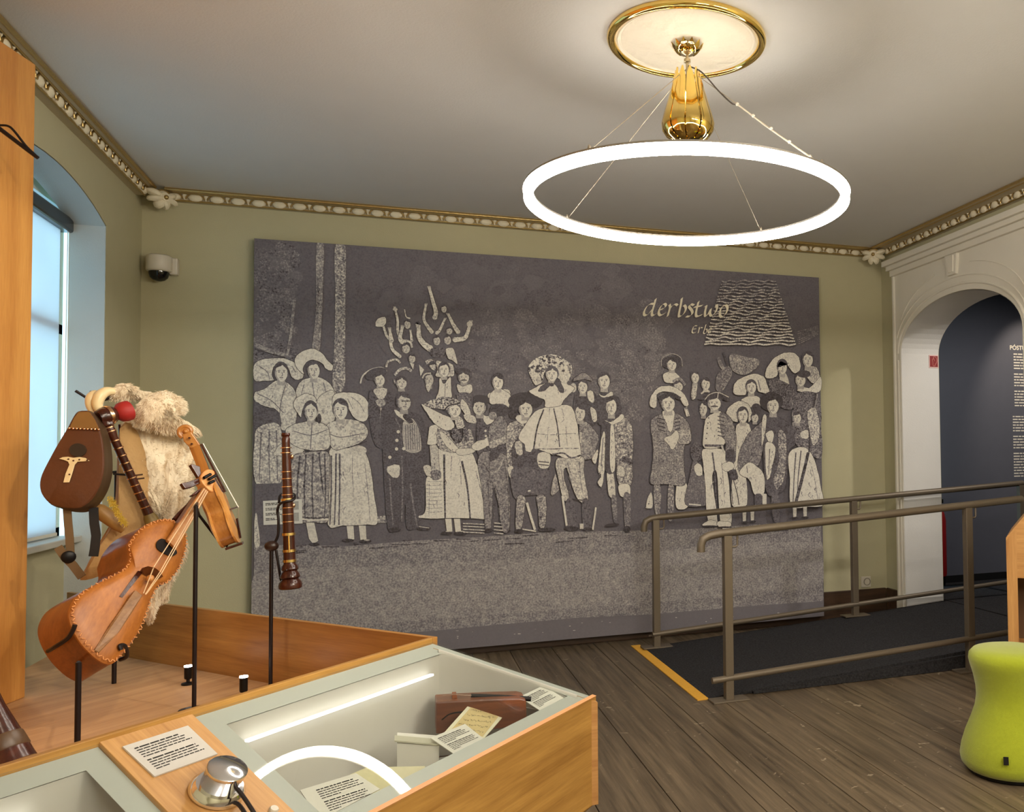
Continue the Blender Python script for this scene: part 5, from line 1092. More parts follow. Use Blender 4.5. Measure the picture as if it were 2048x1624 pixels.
M_TAN = wood('tan_wood', axis=(.3, 0, 1), ca=srgb(166, 104, 50), cb=srgb(204, 146, 84), rough=.4, across=30)
c8 = cr(80, 960, 4.06); c1 = cr(0, 720, 3.248); c6 = cr(60, 740, 5.075); c7 = cr(340, 820, 4.06)

# ---- big fiddle
P_, s, w_, v = local(235, 1200, 3.25)
n = (v*.80 + s*.52 + w_*.28).normalized()
bf = thing('big_fiddle', 'large orange-brown fiddle with stitched edge leaning in the tray', 'fiddle', tuple(P_-V((0, 0, .35))))
outl = smooth_closed(c8([(1080, 330), (1150, 385), (1184, 450), (1182, 550), (1134, 700), (1062, 800), (1020, 838), (955, 862), (900, 960), (850, 1100), (790, 1250), (705, 1370), (610, 1478), (545, 1496), (470, 1462), (395, 1398), (325, 1318), (268, 1222), (236, 1130), (238, 1050), (280, 965), (345, 908), (480, 830), (620, 762), (685, 718), (722, 650), (718, 585), (712, 530), (745, 470), (805, 400), (885, 350), (965, 322), (1030, 318)]), 3)
T = pane_pts(outl, P_, n); cen = sum(T, V((0, 0, 0)))/len(T)
RD = .135
mb = MB(); ins = [cen+(q-cen)*.97+n*.006 for q in T]; ins2 = [cen+(q-cen)*.86+n*.015 for q in T]; ins3 = [cen+(q-cen)*.5+n*.024 for q in T]
mb.ring_strip([[q-n*.006 for q in T], T, ins, ins2, ins3], True, False, True); mb.build('top_plate', M_FID, bf, smooth=True)
back = [cen+(q-cen)*1.035-n*RD for q in T]; mid = [cen+(q-cen)*1.012-n*RD*.5 for q in T]; back2 = [cen+(q-cen)*.86-n*(RD+.02) for q in T]
mb = MB(); mb.ring_strip([[q-n*.005 for q in [cen+(q-cen)*.995 for q in T]], mid, back, back2], True, False, True); mb.build('ribs_and_back', M_FIDR, bf, smooth=True)
mb = MB(); N_ = len(ins)
per = []; 
for i in range(N_):
    a, b = ins[i], ins[(i+1) % N_]; L_ = (b-a).length; k = max(1, int(L_/.010))
    for j in range(k): per.append(a+(b-a)*(j/k))
for i, q in enumerate(per):
    d = (per[(i+1) % len(per)]-q).normalized(); tn = d.cross(n)
    e_ = 1 if i % 2 else -1
    mb.tube([q+tn*.004*e_+n*.003, q-tn*.004*e_+d*.006+n*.003], .0016, 5)
mb.build('stitched_lacing', M_LACE, bf)
def fp(x, y, h=0.): q = atp(80+x/4.06, 960+y/4.06, P_+n*h, n); return q
# fingerboard, neck, strings, bridge, tailpiece, bridge foot, black patch at the fingerboard end
mb = MB(); mb.prism([fp(1035, 485, .045), fp(1110, 560, .045), fp(1372, 95, .05), fp(1330, 60, .05)], -n*.012); mb.build('fingerboard', M_TAN, bf, bevel=.002)
mb = MB(); mb.prism([fp(1035, 490, .032), fp(1085, 540, .032), fp(1372, 95, .037), fp(1320, 55, .037)], -n*.035); mb.build('neck', wood('neck_wood', srgb(100, 64, 34), srgb(142, 98, 56)), bf, bevel=.004)
mb = MB(); mb.tube([fp(1090, 325, -.02), fp(1130, 275, -.02), fp(1200, 205, -.01), fp(1300, 75, .0)], [.008, .007, .006, .006], 8); mb.build('neck_edge', M_DK, bf, smooth=True)
mb = MB(); mb.prism([fp(x, y, .028) for x, y in smooth_closed([(960, 490), (1010, 480), (1100, 560), (1110, 600), (1060, 615), (980, 580), (945, 540)], 3)], -n*.003); mb.build('black_patch', mat('patch_black', srgb(20, 10, 6), rough=.9), bf)
for (a, b) in (((1335, 70), (925, 705)), ((1350, 80), (975, 745)), ((1362, 92), (990, 752))):
    MB().tube([fp(*a, .062), fp(*b, .075), ], .0016, 5).build('string', M_GUT, bf)
    MB().tube([fp(*b, .075), fp(840+(b[0]-925)*.3, 920+(b[1]-705)*.2, .045)], .0016, 5).build('string', M_GUT, bf)
mb = MB(); mb.prism([fp(x, y, .028+h_) for x, y, h_ in ((815, 745, 0), (835, 715, .03), (880, 700, .046), (940, 715, .05), (985, 755, .03), (1000, 785, 0), (960, 805, .0), (905, 800, .0), (850, 770, 0))], -n*.008+(-(fp(500, 1300)-fp(900, 750)).normalized())*.004); mb.build('bridge', wood('bridge_brown', srgb(96, 56, 28), srgb(130, 82, 44)), bf)
mb = MB(); mb.prism([fp(800, 735, .03), fp(830, 755, .03), fp(670, 955, .026), fp(645, 945, .026)], -n*.008); mb.build('bridge_leg', M_DK, bf)
mb = MB(); mb.prism([fp(775, 890, .046), fp(838, 935, .046), fp(745, 1085, .036), fp(640, 1240, .03), (fp(480, 1405, .012)), fp(440, 1385, .012), fp(570, 1180, .03), fp(690, 1010, .036)], -n*.012); mb.build('tailpiece', wood('tail_wood', srgb(112, 74, 40), srgb(150, 108, 66)), bf, bevel=.003)
MB().ell(fp(895, 800, .05), (.012,)*3).build('tail_button', M_TAN, bf, smooth=True)
hd = smooth_closed(c1([(1310, 745), (1345, 710), (1392, 718), (1398, 760), (1392, 800), (1400, 845), (1375, 855), (1340, 825), (1312, 790)]), 3)
HP = fp(1350, 75, .045); hq = [atp(x, y, HP, n) for x, y in hd]
MB().prism(hq, -n*.035).build('peg_head', wood('peg_head_wood', srgb(206, 134, 70), srgb(232, 168, 100)), bf, bevel=.004)
def hp_(x, y, h=0.): return atp(*c1([(x, y)])[0], HP+n*h, n)
for a, b in (((1325, 765), (1368, 742)), ((1358, 775), (1400, 750)), ((1358, 800), (1390, 785))): MB().tube([hp_(*a, .012), hp_(*b, .012)], .0055, 8).build('peg_end', M_BLACK, bf)
for pts in ([(1310, 760), (1270, 775), (1225, 790), (1180, 800), (1205, 835), (1250, 825), (1300, 800)], [(1300, 690), (1245, 675), (1240, 680), (1290, 760), (1310, 760)], [(1290, 840), (1240, 880), (1262, 880), (1310, 850)]):
    MB().prism([hp_(x, y, -.01) for x, y in pts], -n*.014).build('carved_peg', M_DK, bf, bevel=.002)
MB().tube([hp_(1390, 770, -.02), hp_(1440, 860, -.02)], .006, 8).build('carved_peg', M_DK, bf)
# its stand
bs = thing('fiddle_stand', 'black post with hooks under the big fiddle', 'stand', (aty(155, 1470, 2.92).x, 2.92, TZ))
f1 = aty(155, 1470, 2.92)
ft = V((f1.x, f1.y, aty(157, 1325, f1.y).z))
MB().tube([V((f1.x, f1.y, TZ)), ft], .0075, 10).build('post', M_ROD, bs, smooth=True)
MB().tube(smooth_open([tuple(fp(65, 1390, -.10)), tuple(fp(130, 1350, -.05)), tuple(fp(220, 1290, -.01)), tuple(fp(265, 1225, .012)), tuple(fp(285, 1175, .022))]), .0062, 8).build('hook', M_ROD, bs, smooth=True)
MB().tube(smooth_open([tuple(fp(650, 1460, -.06)), tuple(fp(705, 1430, -.03)), tuple(fp(690, 1350, .012)), tuple(fp(650, 1345, .022)), tuple(fp(660, 1380, .022))]), .0062, 8).build('hook', M_ROD, bs, smooth=True)
MB().tube([ft, fp(300, 1490, -.12), fp(420, 1440, -RD-.03)], .005, 8).build('support_arm', M_ROD, bs, smooth=True)

# ---- bagpipe: fur bag, horns, red stock, chanter
BY = 3.92
P2, s2, w2, v2 = local(290, 1000, BY)
def inflate(outline_px, P_, n, depth, name, m, parent, seed, steps=6, jitter=.004):
    T = [atp(x, y, P_, n) for x, y in outline_px]; c = sum(T, V((0, 0, 0)))/len(T); rng = random.Random(seed); loops = []
    for k in range(steps+1):
        f = k/steps; sc = math.cos(f*math.pi/2)*.97+.03; hgt = math.sin(f*math.pi/2)
        loops.append([c+(q-c)*sc+n*(depth*hgt)+V((rng.uniform(-1, 1), rng.uniform(-1, 1), rng.uniform(-1, 1)))*jitter for q in T])
    bk = [[c+(q-c)*(math.cos(k/steps*math.pi/2)*.97+.03)-n*(depth*.8*math.sin(k/steps*math.pi/2)) for q in T] for k in range(1, steps+1)]
    mb = MB(); mb.ring_strip(list(reversed(bk))+loops, True, True, True)
    return mb.build(name, m, parent, smooth=True), loops
def fur_mat():
    m, N, L, P = nt('white_goat_fur'); P.inputs['Roughness'].default_value = .9; P.inputs['Sheen Weight'].default_value = .4; P.inputs['Specular IOR Level'].default_value = .15
    tc = N.new('ShaderNodeTexCoord'); mp = N.new('ShaderNodeMapping'); mp.inputs['Scale'].default_value = (26, 26, 8); L.new(tc.outputs['Object'], mp.inputs[0])
    nz = N.new('ShaderNodeTexNoise'); nz.inputs['Scale'].default_value = 1.3; nz.inputs['Detail'].default_value = 6; nz.inputs['Distortion'].default_value = .8; L.new(mp.outputs[0], nz.inputs['Vector'])
    rp = N.new('ShaderNodeValToRGB'); rp.color_ramp.elements[0].position = .3; rp.color_ramp.elements[0].color = srgb(178, 150, 112); rp.color_ramp.elements[1].position = .55; rp.color_ramp.elements[1].color = srgb(236, 222, 196)
    L.new(nz.outputs['Fac'], rp.inputs[0]); L.new(rp.outputs[0], P.inputs['Base Color'])
    b = N.new('ShaderNodeBump'); b.inputs['Strength'].default_value = .5; b.inputs['Distance'].default_value = .01; L.new(nz.outputs['Fac'], b.inputs['Height']); L.new(b.outputs[0], P.inputs['Normal'])
    return m
M_FUR = fur_mat(); M_HIDE = mat('tan_hide', srgb(176, 140, 90), rough=.8, var=.12, scale=24, bump=.2)
bp = thing('goat_fur_bagpipe', 'bagpipe with white goat fur bag, two ivory horns and red stock', 'bagpipe', tuple(V((P2.x, P2.y, TZ+.25))))
n2 = (v2*.95+s2*.2).normalized()
bag = c1([(790, 420), (900, 360), (1050, 400), (1180, 420), (1225, 500), (1215, 570), (1262, 610), (1252, 690), (1232, 780), (1236, 880), (1200, 960), (1150, 1050), (1215, 1200), (1190, 1300), (1100, 1470), (1075, 1560), (1020, 1590), (1000, 1650), (975, 1700), (940, 1680), (870, 1560), (760, 1420), (700, 1300), (690, 1180), (780, 1130), (855, 1010), (830, 900), (800, 760), (775, 600)])
hide = c1([(780, 430), (860, 415), (930, 560), (970, 760), (975, 1000), (960, 1200), (850, 1350), (700, 1390), (600, 1420), (520, 1434), (550, 1370), (590, 1285), (650, 1210), (690, 1140), (730, 1060), (750, 920), (760, 760), (768, 580)])
b1, lp1 = inflate(smooth_closed(bag, 2), P2, n2, .085, 'fur_bag', M_FUR, bp, 1)
b2, lp2 = inflate(smooth_closed(hide, 2), P2+n2*.068, n2, .028, 'hide_flap', M_HIDE, bp, 2, jitter=.002)
flap = c1([(862, 392), (880, 330), (905, 270), (980, 225), (1060, 205), (1125, 228), (1190, 270), (1198, 325), (1165, 352), (1120, 338), (1190, 405), (1278, 452), (1292, 492), (1200, 500), (1080, 478), (960, 450), (890, 430)])
b3, lp3 = inflate(smooth_closed(flap, 2), P2+n2*.10, n2, .07, 'fur_fold', M_FUR, bp, 3)
tuft = c1([(700, 235), (730, 185), (790, 154), (860, 168), (905, 205), (985, 215), (940, 262), (860, 250), (780, 262)])
b4, lp4 = inflate(smooth_closed(tuft, 2), P2+n2*.06, n2, .04, 'fur_tuft', M_FUR, bp, 4)
mb = MB(); rng = random.Random(8)
for loops, dens, c in ((lp1, 5200, 0), (lp3, 2600, 0), (lp4, 1000, 0)):
    nl = len(loops); nn = len(loops[0])
    for _ in range(dens):
        k = min(int(nl*rng.random()**1.6), nl-2); i = rng.randrange(nn); f, h = rng.random(), rng.random()
        a = loops[k][i].lerp(loops[k][(i+1) % nn], f); b = loops[k+1][i].lerp(loops[k+1][(i+1) % nn], f); q = a.lerp(b, h)
        cc_ = sum(loops[0], V((0, 0, 0)))/nn
        rad = (q-cc_); rad = rad-n2*rad.dot(n2); rad = rad.normalized() if rad.length > 1e-4 else s2
        out_ = (rad*(1-k/nl)+n2*(k/nl+.15)).normalized()
        dr = (out_*.6 - V((0, 0, 1))*.7 + s2*rng.uniform(-.1, .5) + V((rng.uniform(-.3, .3), rng.uniform(-.3, .3), rng.uniform(-.2, .2)))).normalized()
        L_ = rng.uniform(.009, .02); wd = dr.cross(n2); wd = wd.normalized()*.0008 if wd.length > 1e-3 else s2*.0008
        q = q-dr*.002
        mb.add([q-wd, q+wd, q+dr*L_*.6+out_*.003+wd*.6, q+dr*L_+out_*.001, q+dr*L_*.6+out_*.003-wd*.6], [(0, 1, 2, 3, 4)])
fo = mb.build('fur_hair', M_FUR, bp, fix=False); fo['kind'] = 'stuff'
def bpq(x, y, h): return atp(*c1([(x, y)])[0], P2+n2*h, n2)
M_IVORY = mat('ivory_horn', srgb(226, 206, 160), rough=.35, var=.06, scale=40)
MB().tube([tuple(q) for q in smooth_open([tuple(bpq(*a)) for a in ((655, 345, .13), (632, 290, .13), (650, 235, .13), (690, 205, .125), (740, 205, .12))])], [.013+.006*math.sin(k/20*math.pi) for k in range(21)], 12).build('horn', M_IVORY, bp, smooth=True)
MB().tube([tuple(q) for q in smooth_open([tuple(bpq(*a)) for a in ((615, 350, .11), (588, 300, .11), (588, 250, .11), (612, 222, .105), (640, 222, .10))])], [.011+.005*math.sin(k/20*math.pi) for k in range(21)], 12).build('horn', M_IVORY, bp, smooth=True)
ax = (bpq(850, 330, .13)-bpq(700, 370, .15)).normalized()
MB().lathe([(.0, 0), (.012, 0), (.022, .006), (.034, .02), (.037, .034), (.036, .05), (.0, .052)], bpq(745, 352, .15), ax, 24).build('red_stock', mat('red_cloth', srgb(158, 30, 26), rough=.6, var=.06), bp, smooth=True)
MB().lathe([(.0, -.03), (.026, -.028), (.033, -.01), (.034, .012), (.028, .026), (.020, .036), (.0, .04)], bpq(690, 365, .15), ax, 24).build('drone_ferrule', M_DK, bp, smooth=True)
MB().lathe([(.035, .0), (.037, .006), (.035, .012)], bpq(692, 364, .15), ax, 24, False, False).build('copper_band', M_COP, bp, smooth=True)
ca, cb_ = bpq(690, 400, .155), bpq(965, 1000, .135); cd = (cb_-ca); CL = cd.length
MB().lathe([(.016, -.01), (.024, .0), (.024, .012), (.015, .02), (.0165, .04), (.0135, .06), (.0145, CL*.9), (.017, CL), (.0, CL)], ca, cd, 18).build('chanter', M_DK, bp, smooth=True); chn = bpy.context.scene.collection.objects[-1]
for k, fr_ in enumerate((.06, .10, .20, .28, .36, .44, .52, .60, .68, .76, .84, .92)):
    MB().lathe([(.0135, -.003), (.0172, -.002), (.0172, .002), (.0135, .003)], ca+cd*fr_, cd, 16, False, False).build('copper_ring', M_COP, chn, smooth=True)
for fr_ in (.58, .62): MB().tube([ca+cd*fr_, ca+cd*fr_+s2*.035+w2*.004], .0028, 6).build('chanter_key', M_DK, chn)
MB().lathe([(.014, 0), (.022, .02), (.026, .06), (.028, .075), (.0, .075)], cb_-cd*.02, cd, 16).build('chanter_bell', mat('bell_olive', srgb(120, 100, 50), rough=.5, var=.3, scale=60), bp, smooth=True)
ha, hb = bpq(610, 945, .14), bpq(810, 1105, .16); hdv = hb-ha
MB().lathe([(.012, 0), (.022, .02), (.026, hdv.length*.4), (.022, hdv.length*.8), (.015, hdv.length), (.0, hdv.length)], ha, hdv, 16).build('drone_horn', mat('horn_tan', srgb(150, 110, 56), rough=.5, var=.2, scale=30), bp, smooth=True)
mb = MB(); rng = random.Random(12)
for k in range(420):
    f = rng.random(); q = bpq(712+95*f+rng.uniform(-22, 18), 900+175*f+rng.uniform(-12, 12), .20); d_ = (s2*rng.uniform(-.2, 1)+w2*rng.uniform(-.6, .8)+v2*.5).normalized(); wd = d_.cross(v2).normalized()*.0012; L_ = rng.uniform(.008, .017)
    mb.add([q-wd, q+wd, q+d_*L_], [(0, 1, 2)])
o_ = mb.build('yellow_fringe', mat('yellow_wool', srgb(214, 182, 70), rough=.95, var=.2, scale=80), bp, fix=False); o_['kind'] = 'stuff'
MB().tube([bpq(780, 500, .03), bpq(775, 420, .05)], .004, 6).build('blow_pipe', M_DK, bp)
# its stand rods
bst = thing('bagpipe_stand', 'thin black rods and bracket behind the horns of the bagpipe', 'stand', tuple(V((P2.x, P2.y, TZ))))
mx_ = atz(228, 1367, TZ)
MB().tube([V((mx_.x, mx_.y, TZ)), V((mx_.x, mx_.y, 1.25)), bpq(960, 700, -.03)], .008, 10).build('post', M_ROD, bst, smooth=True)
MB().tube([bpq(490, 200, .02), bpq(600, 270, .03), bpq(790, 240, .03)], .005, 8).build('cross_rod', M_ROD, bst, smooth=True)
MB().tube([bpq(660, 250, .08), bpq(790, 240, .06)], .006, 8).build('cross_rod', M_ROD, bst, smooth=True)
mb = MB(); mb.prism([bpq(585, 200, .02), bpq(640, 198, .02), bpq(638, 222, .02), bpq(585, 222, .02)], -n2*.01); mb.build('bracket', M_ROD, bst)
MB().tube([bpq(778, 440, .0), bpq(780, 620, .0)], .005, 8).build('cross_rod', M_ROD, bst, smooth=True)
MB().tube([bpq(735, 740, .1), bpq(870, 750, .12)], .0035, 6).build('cross_rod', M_ROD, bst, smooth=True)

# ---- bellows
P3, s3, w3, v3 = local(155, 930, 3.62)
n3 = (v3*.86-s3*.35+w3*.2).normalized()
be = thing('bagpipe_bellows', 'dark brown pear-shaped leather bellows with an ivory T-shaped fitting', 'bellows', tuple(P3-V((0, 0, .22))))
front = smooth_closed(c6([(492, 420), (600, 422), (660, 500), (712, 620), (742, 760), (752, 920), (742, 1050), (700, 1190), (620, 1320), (520, 1392), (410, 1402), (300, 1384), (195, 1345), (125, 1262), (102, 1170), (122, 1062), (200, 905), (290, 742), (382, 590), (440, 480)]), 3)
T = [atp(x, y, P3, n3) for x, y in front]; c = sum(T, V((0, 0, 0)))/len(T)
M_BEL = mat('bellows_leather', srgb(86, 48, 26), rough=.42, var=.22, scale=16, bump=.15, bscale=60)
M_BELS = mat('bellows_side_leather', srgb(66, 46, 24), rough=.5, var=.2, scale=14)
mb = MB(); mb.ring_strip([[q-n3*.004 for q in T], T, [c+(q-c)*.97+n3*.004 for q in T], [c+(q-c)*.5+n3*.007 for q in T]], True, True, True); mb.build('front_board', M_BEL, be, smooth=True)
mb = MB(); mb.ring_strip([[q-n3*.003 for q in T], [c+(q-c)*1.03-n3*.02 for q in T], [c+(q-c)*.985-n3*.04 for q in T], [c+(q-c)*1.03-n3*.062 for q in T], [c+(q-c)*.98-n3*.075 for q in T]], True, True, True); mb.build('pleated_side', M_BELS, be, smooth=True)
def q3(x, y, h): return atp(*c6([(x, y)])[0], P3+n3*h, n3)
mb = MB(); mb.prism([q3(x, y, .008) for x, y in ((494, 424), (600, 426), (655, 500), (700, 598), (400, 590), (448, 486))], -n3*.003); mb.build('top_band', mat('band_leather', srgb(128, 92, 44), rough=.55, var=.12), be)
for k in range(9): MB().ell(q3(402+k*37, 592+k*1.5, .011), (.0042,)*3, seg=8, rings=6).build('rivet', M_COP, be, smooth=True)
mb = MB(); mb.prism([q3(x, y, .012) for x, y in [(484+85*math.cos(t), 812+68*math.sin(t)) for t in [2*math.pi*k/24 for k in range(24)]]], -n3*.004); mb.build('valve_cover', mat('valve_dark', srgb(40, 30, 22), rough=.5, var=.2), be)
mb = MB(); mb.prism([q3(x, y, .013) for x, y in ((292, 900), (330, 884), (385, 880), (440, 890), (500, 882), (560, 892), (604, 922), (540, 928), (480, 930), (452, 960), (425, 1050), (395, 1140), (336, 1142), (360, 1050), (398, 960), (385, 930), (340, 912))], -n3*.004); tt_ = mb.build('ivory_fitting', M_IVORY, be, bevel=.001)
for x, y in ((390, 905), (440, 920), (500, 910), (580, 915), (400, 1060)): MB().ell(q3(x, y, .0135), (.003,)*3, seg=8, rings=4).build('nail', M_DK, tt_)
# straps below
M_STRAP = mat('strap_leather', srgb(104, 82, 54), rough=.7, var=.12)
def strap(pts, hw, name, m, h0=-.03, th=.006):
    mb = MB(); P = [atp(*c1([q])[0], P3+n3*h0, n3) for q in pts]; L_ = []
    for i, q in enumerate(P):
        t_ = (P[min(i+1, len(P)-1)]-P[max(i-1, 0)]).normalized(); sd_ = t_.cross(n3).normalized()*hw; L_.append([q-sd_, q+sd_, q+sd_-n3*th, q-sd_-n3*th])
    mb.ring_strip(L_, True, True, True); return mb.build(name, m, be)
strap([(432, 950), (440, 1060), (450, 1160), (455, 1280)], .0115, 'strap', M_STRAP)
strap([(375, 1215), (420, 1280), (470, 1330), (530, 1410)], .0125, 'strap', M_STRAP, -.022)
strap([(605, 960), (610, 1060), (622, 1140), (612, 1230), (604, 1275)], .0135, 'strap', mat('black_strap', srgb(20, 20, 24), rough=.6), -.05)
MB().ell(atp(*c1([(445, 1280)])[0], P3-n3*.014, n3), (.021, .021, .008), (s3, w3, n3), 16, 8).build('strap_knob', M_BLACK, be, smooth=True)
MB().tube([V((mx_.x, mx_.y, 1.25)), q3(540, 1050, -.078)], .005, 8).build('bellows_arm', M_ROD, bst)

# ---- small fiddle, seen from its side
P4, s4, w4, v4 = local(425, 985, 3.67)
sf = thing('small_fiddle', 'small honey-brown fiddle held upright on a thin black stand', 'fiddle', tuple(P4-V((0, 0, .2))))
sc_top = atp(371, 855, P4, v4); sc_bot = atp(463, 1090, P4, v4)
LA = (sc_top-sc_bot); LL = LA.length; LA = LA.normalized()
sdv = LA.cross(v4).normalized(); sdv = sdv if sdv.dot(s4) > 0 else -sdv
FN = (sdv*.99+v4*.10).normalized(); WD = LA.cross(FN).normalized()
def sfp(l, a, h): return sc_bot + LA*(l*LL) + WD*a + FN*h        # l 0..1 along, a across, h out of the face
M_HON = wood('honey_fiddle', axis=tuple(LA), ca=srgb(150, 92, 40), cb=srgb(196, 134, 66), rough=.3, across=24)
bo = smooth_closed([(0, 0), (.015, .05), (.07, .088), (.15, .098), (.22, .085), (.27, .062), (.31, .058), (.35, .066), (.41, .082), (.48, .076), (.53, .045), (.55, .018), (.55, -.018), (.53, -.045), (.48, -.076), (.41, -.082), (.35, -.066), (.31, -.058), (.27, -.062), (.22, -.085), (.15, -.098), (.07, -.088), (.015, -.05)], 2)
mb = MB(); mb.ring_strip([[sfp(l*.97+.008, a*.93, -.022) for l, a in bo], [sfp(l*.97+.008, a*.93, .022) for l, a in bo]], True, True, True); mb.build('ribs', M_HON, sf, smooth=True)
for h0, h1, nm in ((.021, .028, 'top_plate'), (-.028, -.021, 'back_plate')):
    mb = MB(); sg_ = 1 if h0 > 0 else -1
    mb.ring_strip([[sfp(l, a, h0) for l, a in bo], [sfp(l, a, h1) for l, a in bo]], True, True, True); ci = [sfp(.27+(l-.27)*.6, a*.55, (.037 if sg_ > 0 else -.037)) for l, a in bo]
    mb.ring_strip([[sfp(l*.98+.005, a*.96, (h1 if sg_ > 0 else h0)) for l, a in bo], ci], True, False, True); mb.build(nm, wood('honey_plate', axis=tuple(LA), ca=srgb(196, 130, 60), cb=srgb(224, 164, 92), rough=.3), sf, smooth=False)
mb = MB(); mb.ring_strip([[sfp(l, a*k, h) for a, h in ((-.016, .022), (.016, .022), (.013, .0), (0, -.012-.012*(l < .6)), (-.013, .0))] for l, k in ((.53, 1.1), (.62, .85), (.76, .75), (.84, .75))], True, True, True); mb.build('neck', M_HON, sf, smooth=True)
mb = MB(); mb.prism([sfp(.42, -.018, .046), sfp(.42, .018, .046), sfp(.84, .011, .030), sfp(.84, -.011, .030)], -FN*.006); mb.build('fingerboard', M_DK, sf)
mb = MB(); mb.prism([sfp(.83, -.011, .024), sfp(.83, -.011, -.008), sfp(.90, -.011, -.02), sfp(.955, -.011, -.016), sfp(.955, -.011, .012), sfp(.90, -.011, .018)], WD*.022); mb.build('peg_box', M_HON, sf, bevel=.003)
mb = MB(); cs = sfp(.968, 0, -.004)
mb.tube([cs+LA*(r_*math.cos(t))+FN*(r_*math.sin(t))+WD*(.0) for t, r_ in [(k*.45-2.4, .022*(1-k/40)) for k in range(30)]], [.0085*(1-k/60) for k in range(30)], 8, up=tuple(WD)); mb.ell(cs, (.010, .010, .016), (LA, FN, WD)); mb.build('scroll', M_HON, sf, smooth=True)
for l in (.86, .885, .91, .935): MB().tube([sfp(l, -.03 if l in (.86, .91) else -.01, .002), sfp(l, .01 if l in (.86, .91) else .03, .002)], .0035, 8).build('peg', M_DK, sf)
mb = MB(); mb.prism([sfp(.27, -.022, .034), sfp(.27, .022, .034), sfp(.27, .016, .062), sfp(.27, -.016, .062)], LA*.005); mb.build('bridge', M_DK, sf)
mb = MB(); mb.prism([sfp(.03, -.008, .038), sfp(.03, .008, .038), sfp(.19, .018, .050), sfp(.19, -.018, .050)], -FN*.006); mb.build('tailpiece', M_DK, sf)
for a in (-.012, -.004, .004, .012): MB().tube([sfp(.18, a, .051), sfp(.272, a*1.2, .064), sfp(.84, a*.6, .033)], .0007, 4).build('string', M_WIRE, sf)
mb = MB(); mb.prism([sfp(-.004, -.03, -.02), sfp(-.004, .03, -.02), sfp(-.004, .03, .036), sfp(-.004, -.03, .036)], -LA*.008); mb.build('chin_rest', M_DK, sf)
ss = thing('fiddle_stand', 'thin black rod stand with a slanting arm under the small fiddle', 'stand', (aty(388, 1415, 3.40).x, 3.40, TZ))
pb_ = aty(388, 1415, 3.40)
topz = aty(385, 1012, 3.40).z
MB().tube([V((pb_.x, 3.40, TZ)), V((pb_.x, 3.40, topz))], .0068, 10).build('post', M_ROD, ss, smooth=True)
MB().lathe([(.045, 0), (.045, .006), (.012, .01), (.0, .01)], (pb_.x, 3.40, TZ), seg=20).build('foot', M_ROD, ss)
MB().tube([V((pb_.x, 3.40, topz)), atp(398, 1030, P4-v4*.02, v4), atp(440, 1085, P4-v4*.01, v4), atp(455, 1092, P4, v4)], .0048, 8).build('arm', M_ROD, ss, smooth=True)
MB().tube([V((pb_.x, 3.40, topz)), atp(398, 1000, P4-v4*.04, v4), atp(425, 960, P4-v4*.04, v4)], .0048, 8).build('arm', M_ROD, ss, smooth=True)

# ---- shawm on its stand
SYD = 3.58
sh = thing('shawm', 'slender dark red-brown shawm with copper rings in front of the mural', 'shawm', tuple(aty(581, 1175, SYD)))
a_, b_ = aty(571, 866, SYD), aty(581, 1178, SYD-.02); dv = b_-a_; L_ = dv.length; K = L_/312.
def rr(px): return px*K
prof = [(0, 0), (7.5, 0), (8.5, 4), (6.5, 8), (8, 12), (7.5, 20), (8.5, 60), (9, 100), (10, 150), (10.5, 200), (11, 250), (11, 262), (14, 266), (16, 272), (13, 276), (17, 282), (18.5, 288), (15, 292), (20, 298), (21.5, 304), (21, 310), (17, 312), (12, 306), (0, 300)]
MB().lathe([(rr(r_), rr(h_)) for r_, h_ in prof], a_, dv, 28).build('body', M_DK, sh, smooth=True); shb = bpy.context.scene.collection.objects[-1]
for h_ in (30, 40, 78, 92, 108, 124, 150, 163, 178): MB().lathe([(rr(8), rr(-.9)), (rr(10.8), rr(-.7)), (rr(10.8), rr(.7)), (rr(8), rr(.9))], a_+dv*(h_/312), dv, 20, False, False).build('copper_ring', M_COP, shb, smooth=True)
for h_ in (134, 203, 236, 256): MB().lathe([(rr(9), rr(-3)), (rr(12.2), rr(-2.5)), (rr(12.2), rr(2.5)), (rr(9), rr(3))], a_+dv*(h_/312), dv, 20, False, False).build('brass_band', M_BRASS, shb, smooth=True)
vs = (EYE-a_).normalized(); rs_ = V((0, 0, 1)).cross(vs).normalized()
MB().tube([a_+dv*(205/312)+vs*rr(12), a_+dv*(238/312)+vs*rr(12)], rr(1.8), 8).build('key', M_BRASS, sh)
for h_ in (48, 146): MB().ell(a_+dv*(h_/312)+rs_*rr(10), (rr(3.5), rr(3.5), rr(5)), seg=10, rings=6).build('key_touch', M_COP, sh, smooth=True)
shs = thing('shawm_stand', 'thin black rod stand with a bent wire cradle holding the upright shawm', 'stand', (aty(541, 1372, SYD).x, SYD, TZ))
bx_ = aty(541, 1372, SYD)
kn = aty(543, 1092, SYD)
MB().tube([V((bx_.x, SYD, TZ)), V((bx_.x, SYD, kn.z))], .0066, 10).build('post', M_ROD, shs, smooth=True)
MB().lathe([(.03, 0), (.03, .006), (.0, .008)], (bx_.x, SYD, TZ), seg=16).build('foot', M_ROD, shs)
MB().ell(kn, (.024, .02, .019)).build('clamp_knob', mat('knob_brown', srgb(46, 28, 22), rough=.35), shs, smooth=True)
def sq(x, y, d=0.): return tuple(aty(x, y, SYD+d))
MB().tube(smooth_open([sq(548, 1088), sq(556, 1070), sq(557, 1040), sq(555, 1020), sq(560, 1008, -.03), sq(572, 1003, -.045), sq(586, 1000, -.03), sq(590, 992, 0), sq(584, 987, .03), sq(570, 987, .04), sq(560, 992, .03), sq(558, 1005, .01)]), .0046, 8).build('wire_cradle', M_ROD, shs, smooth=True)
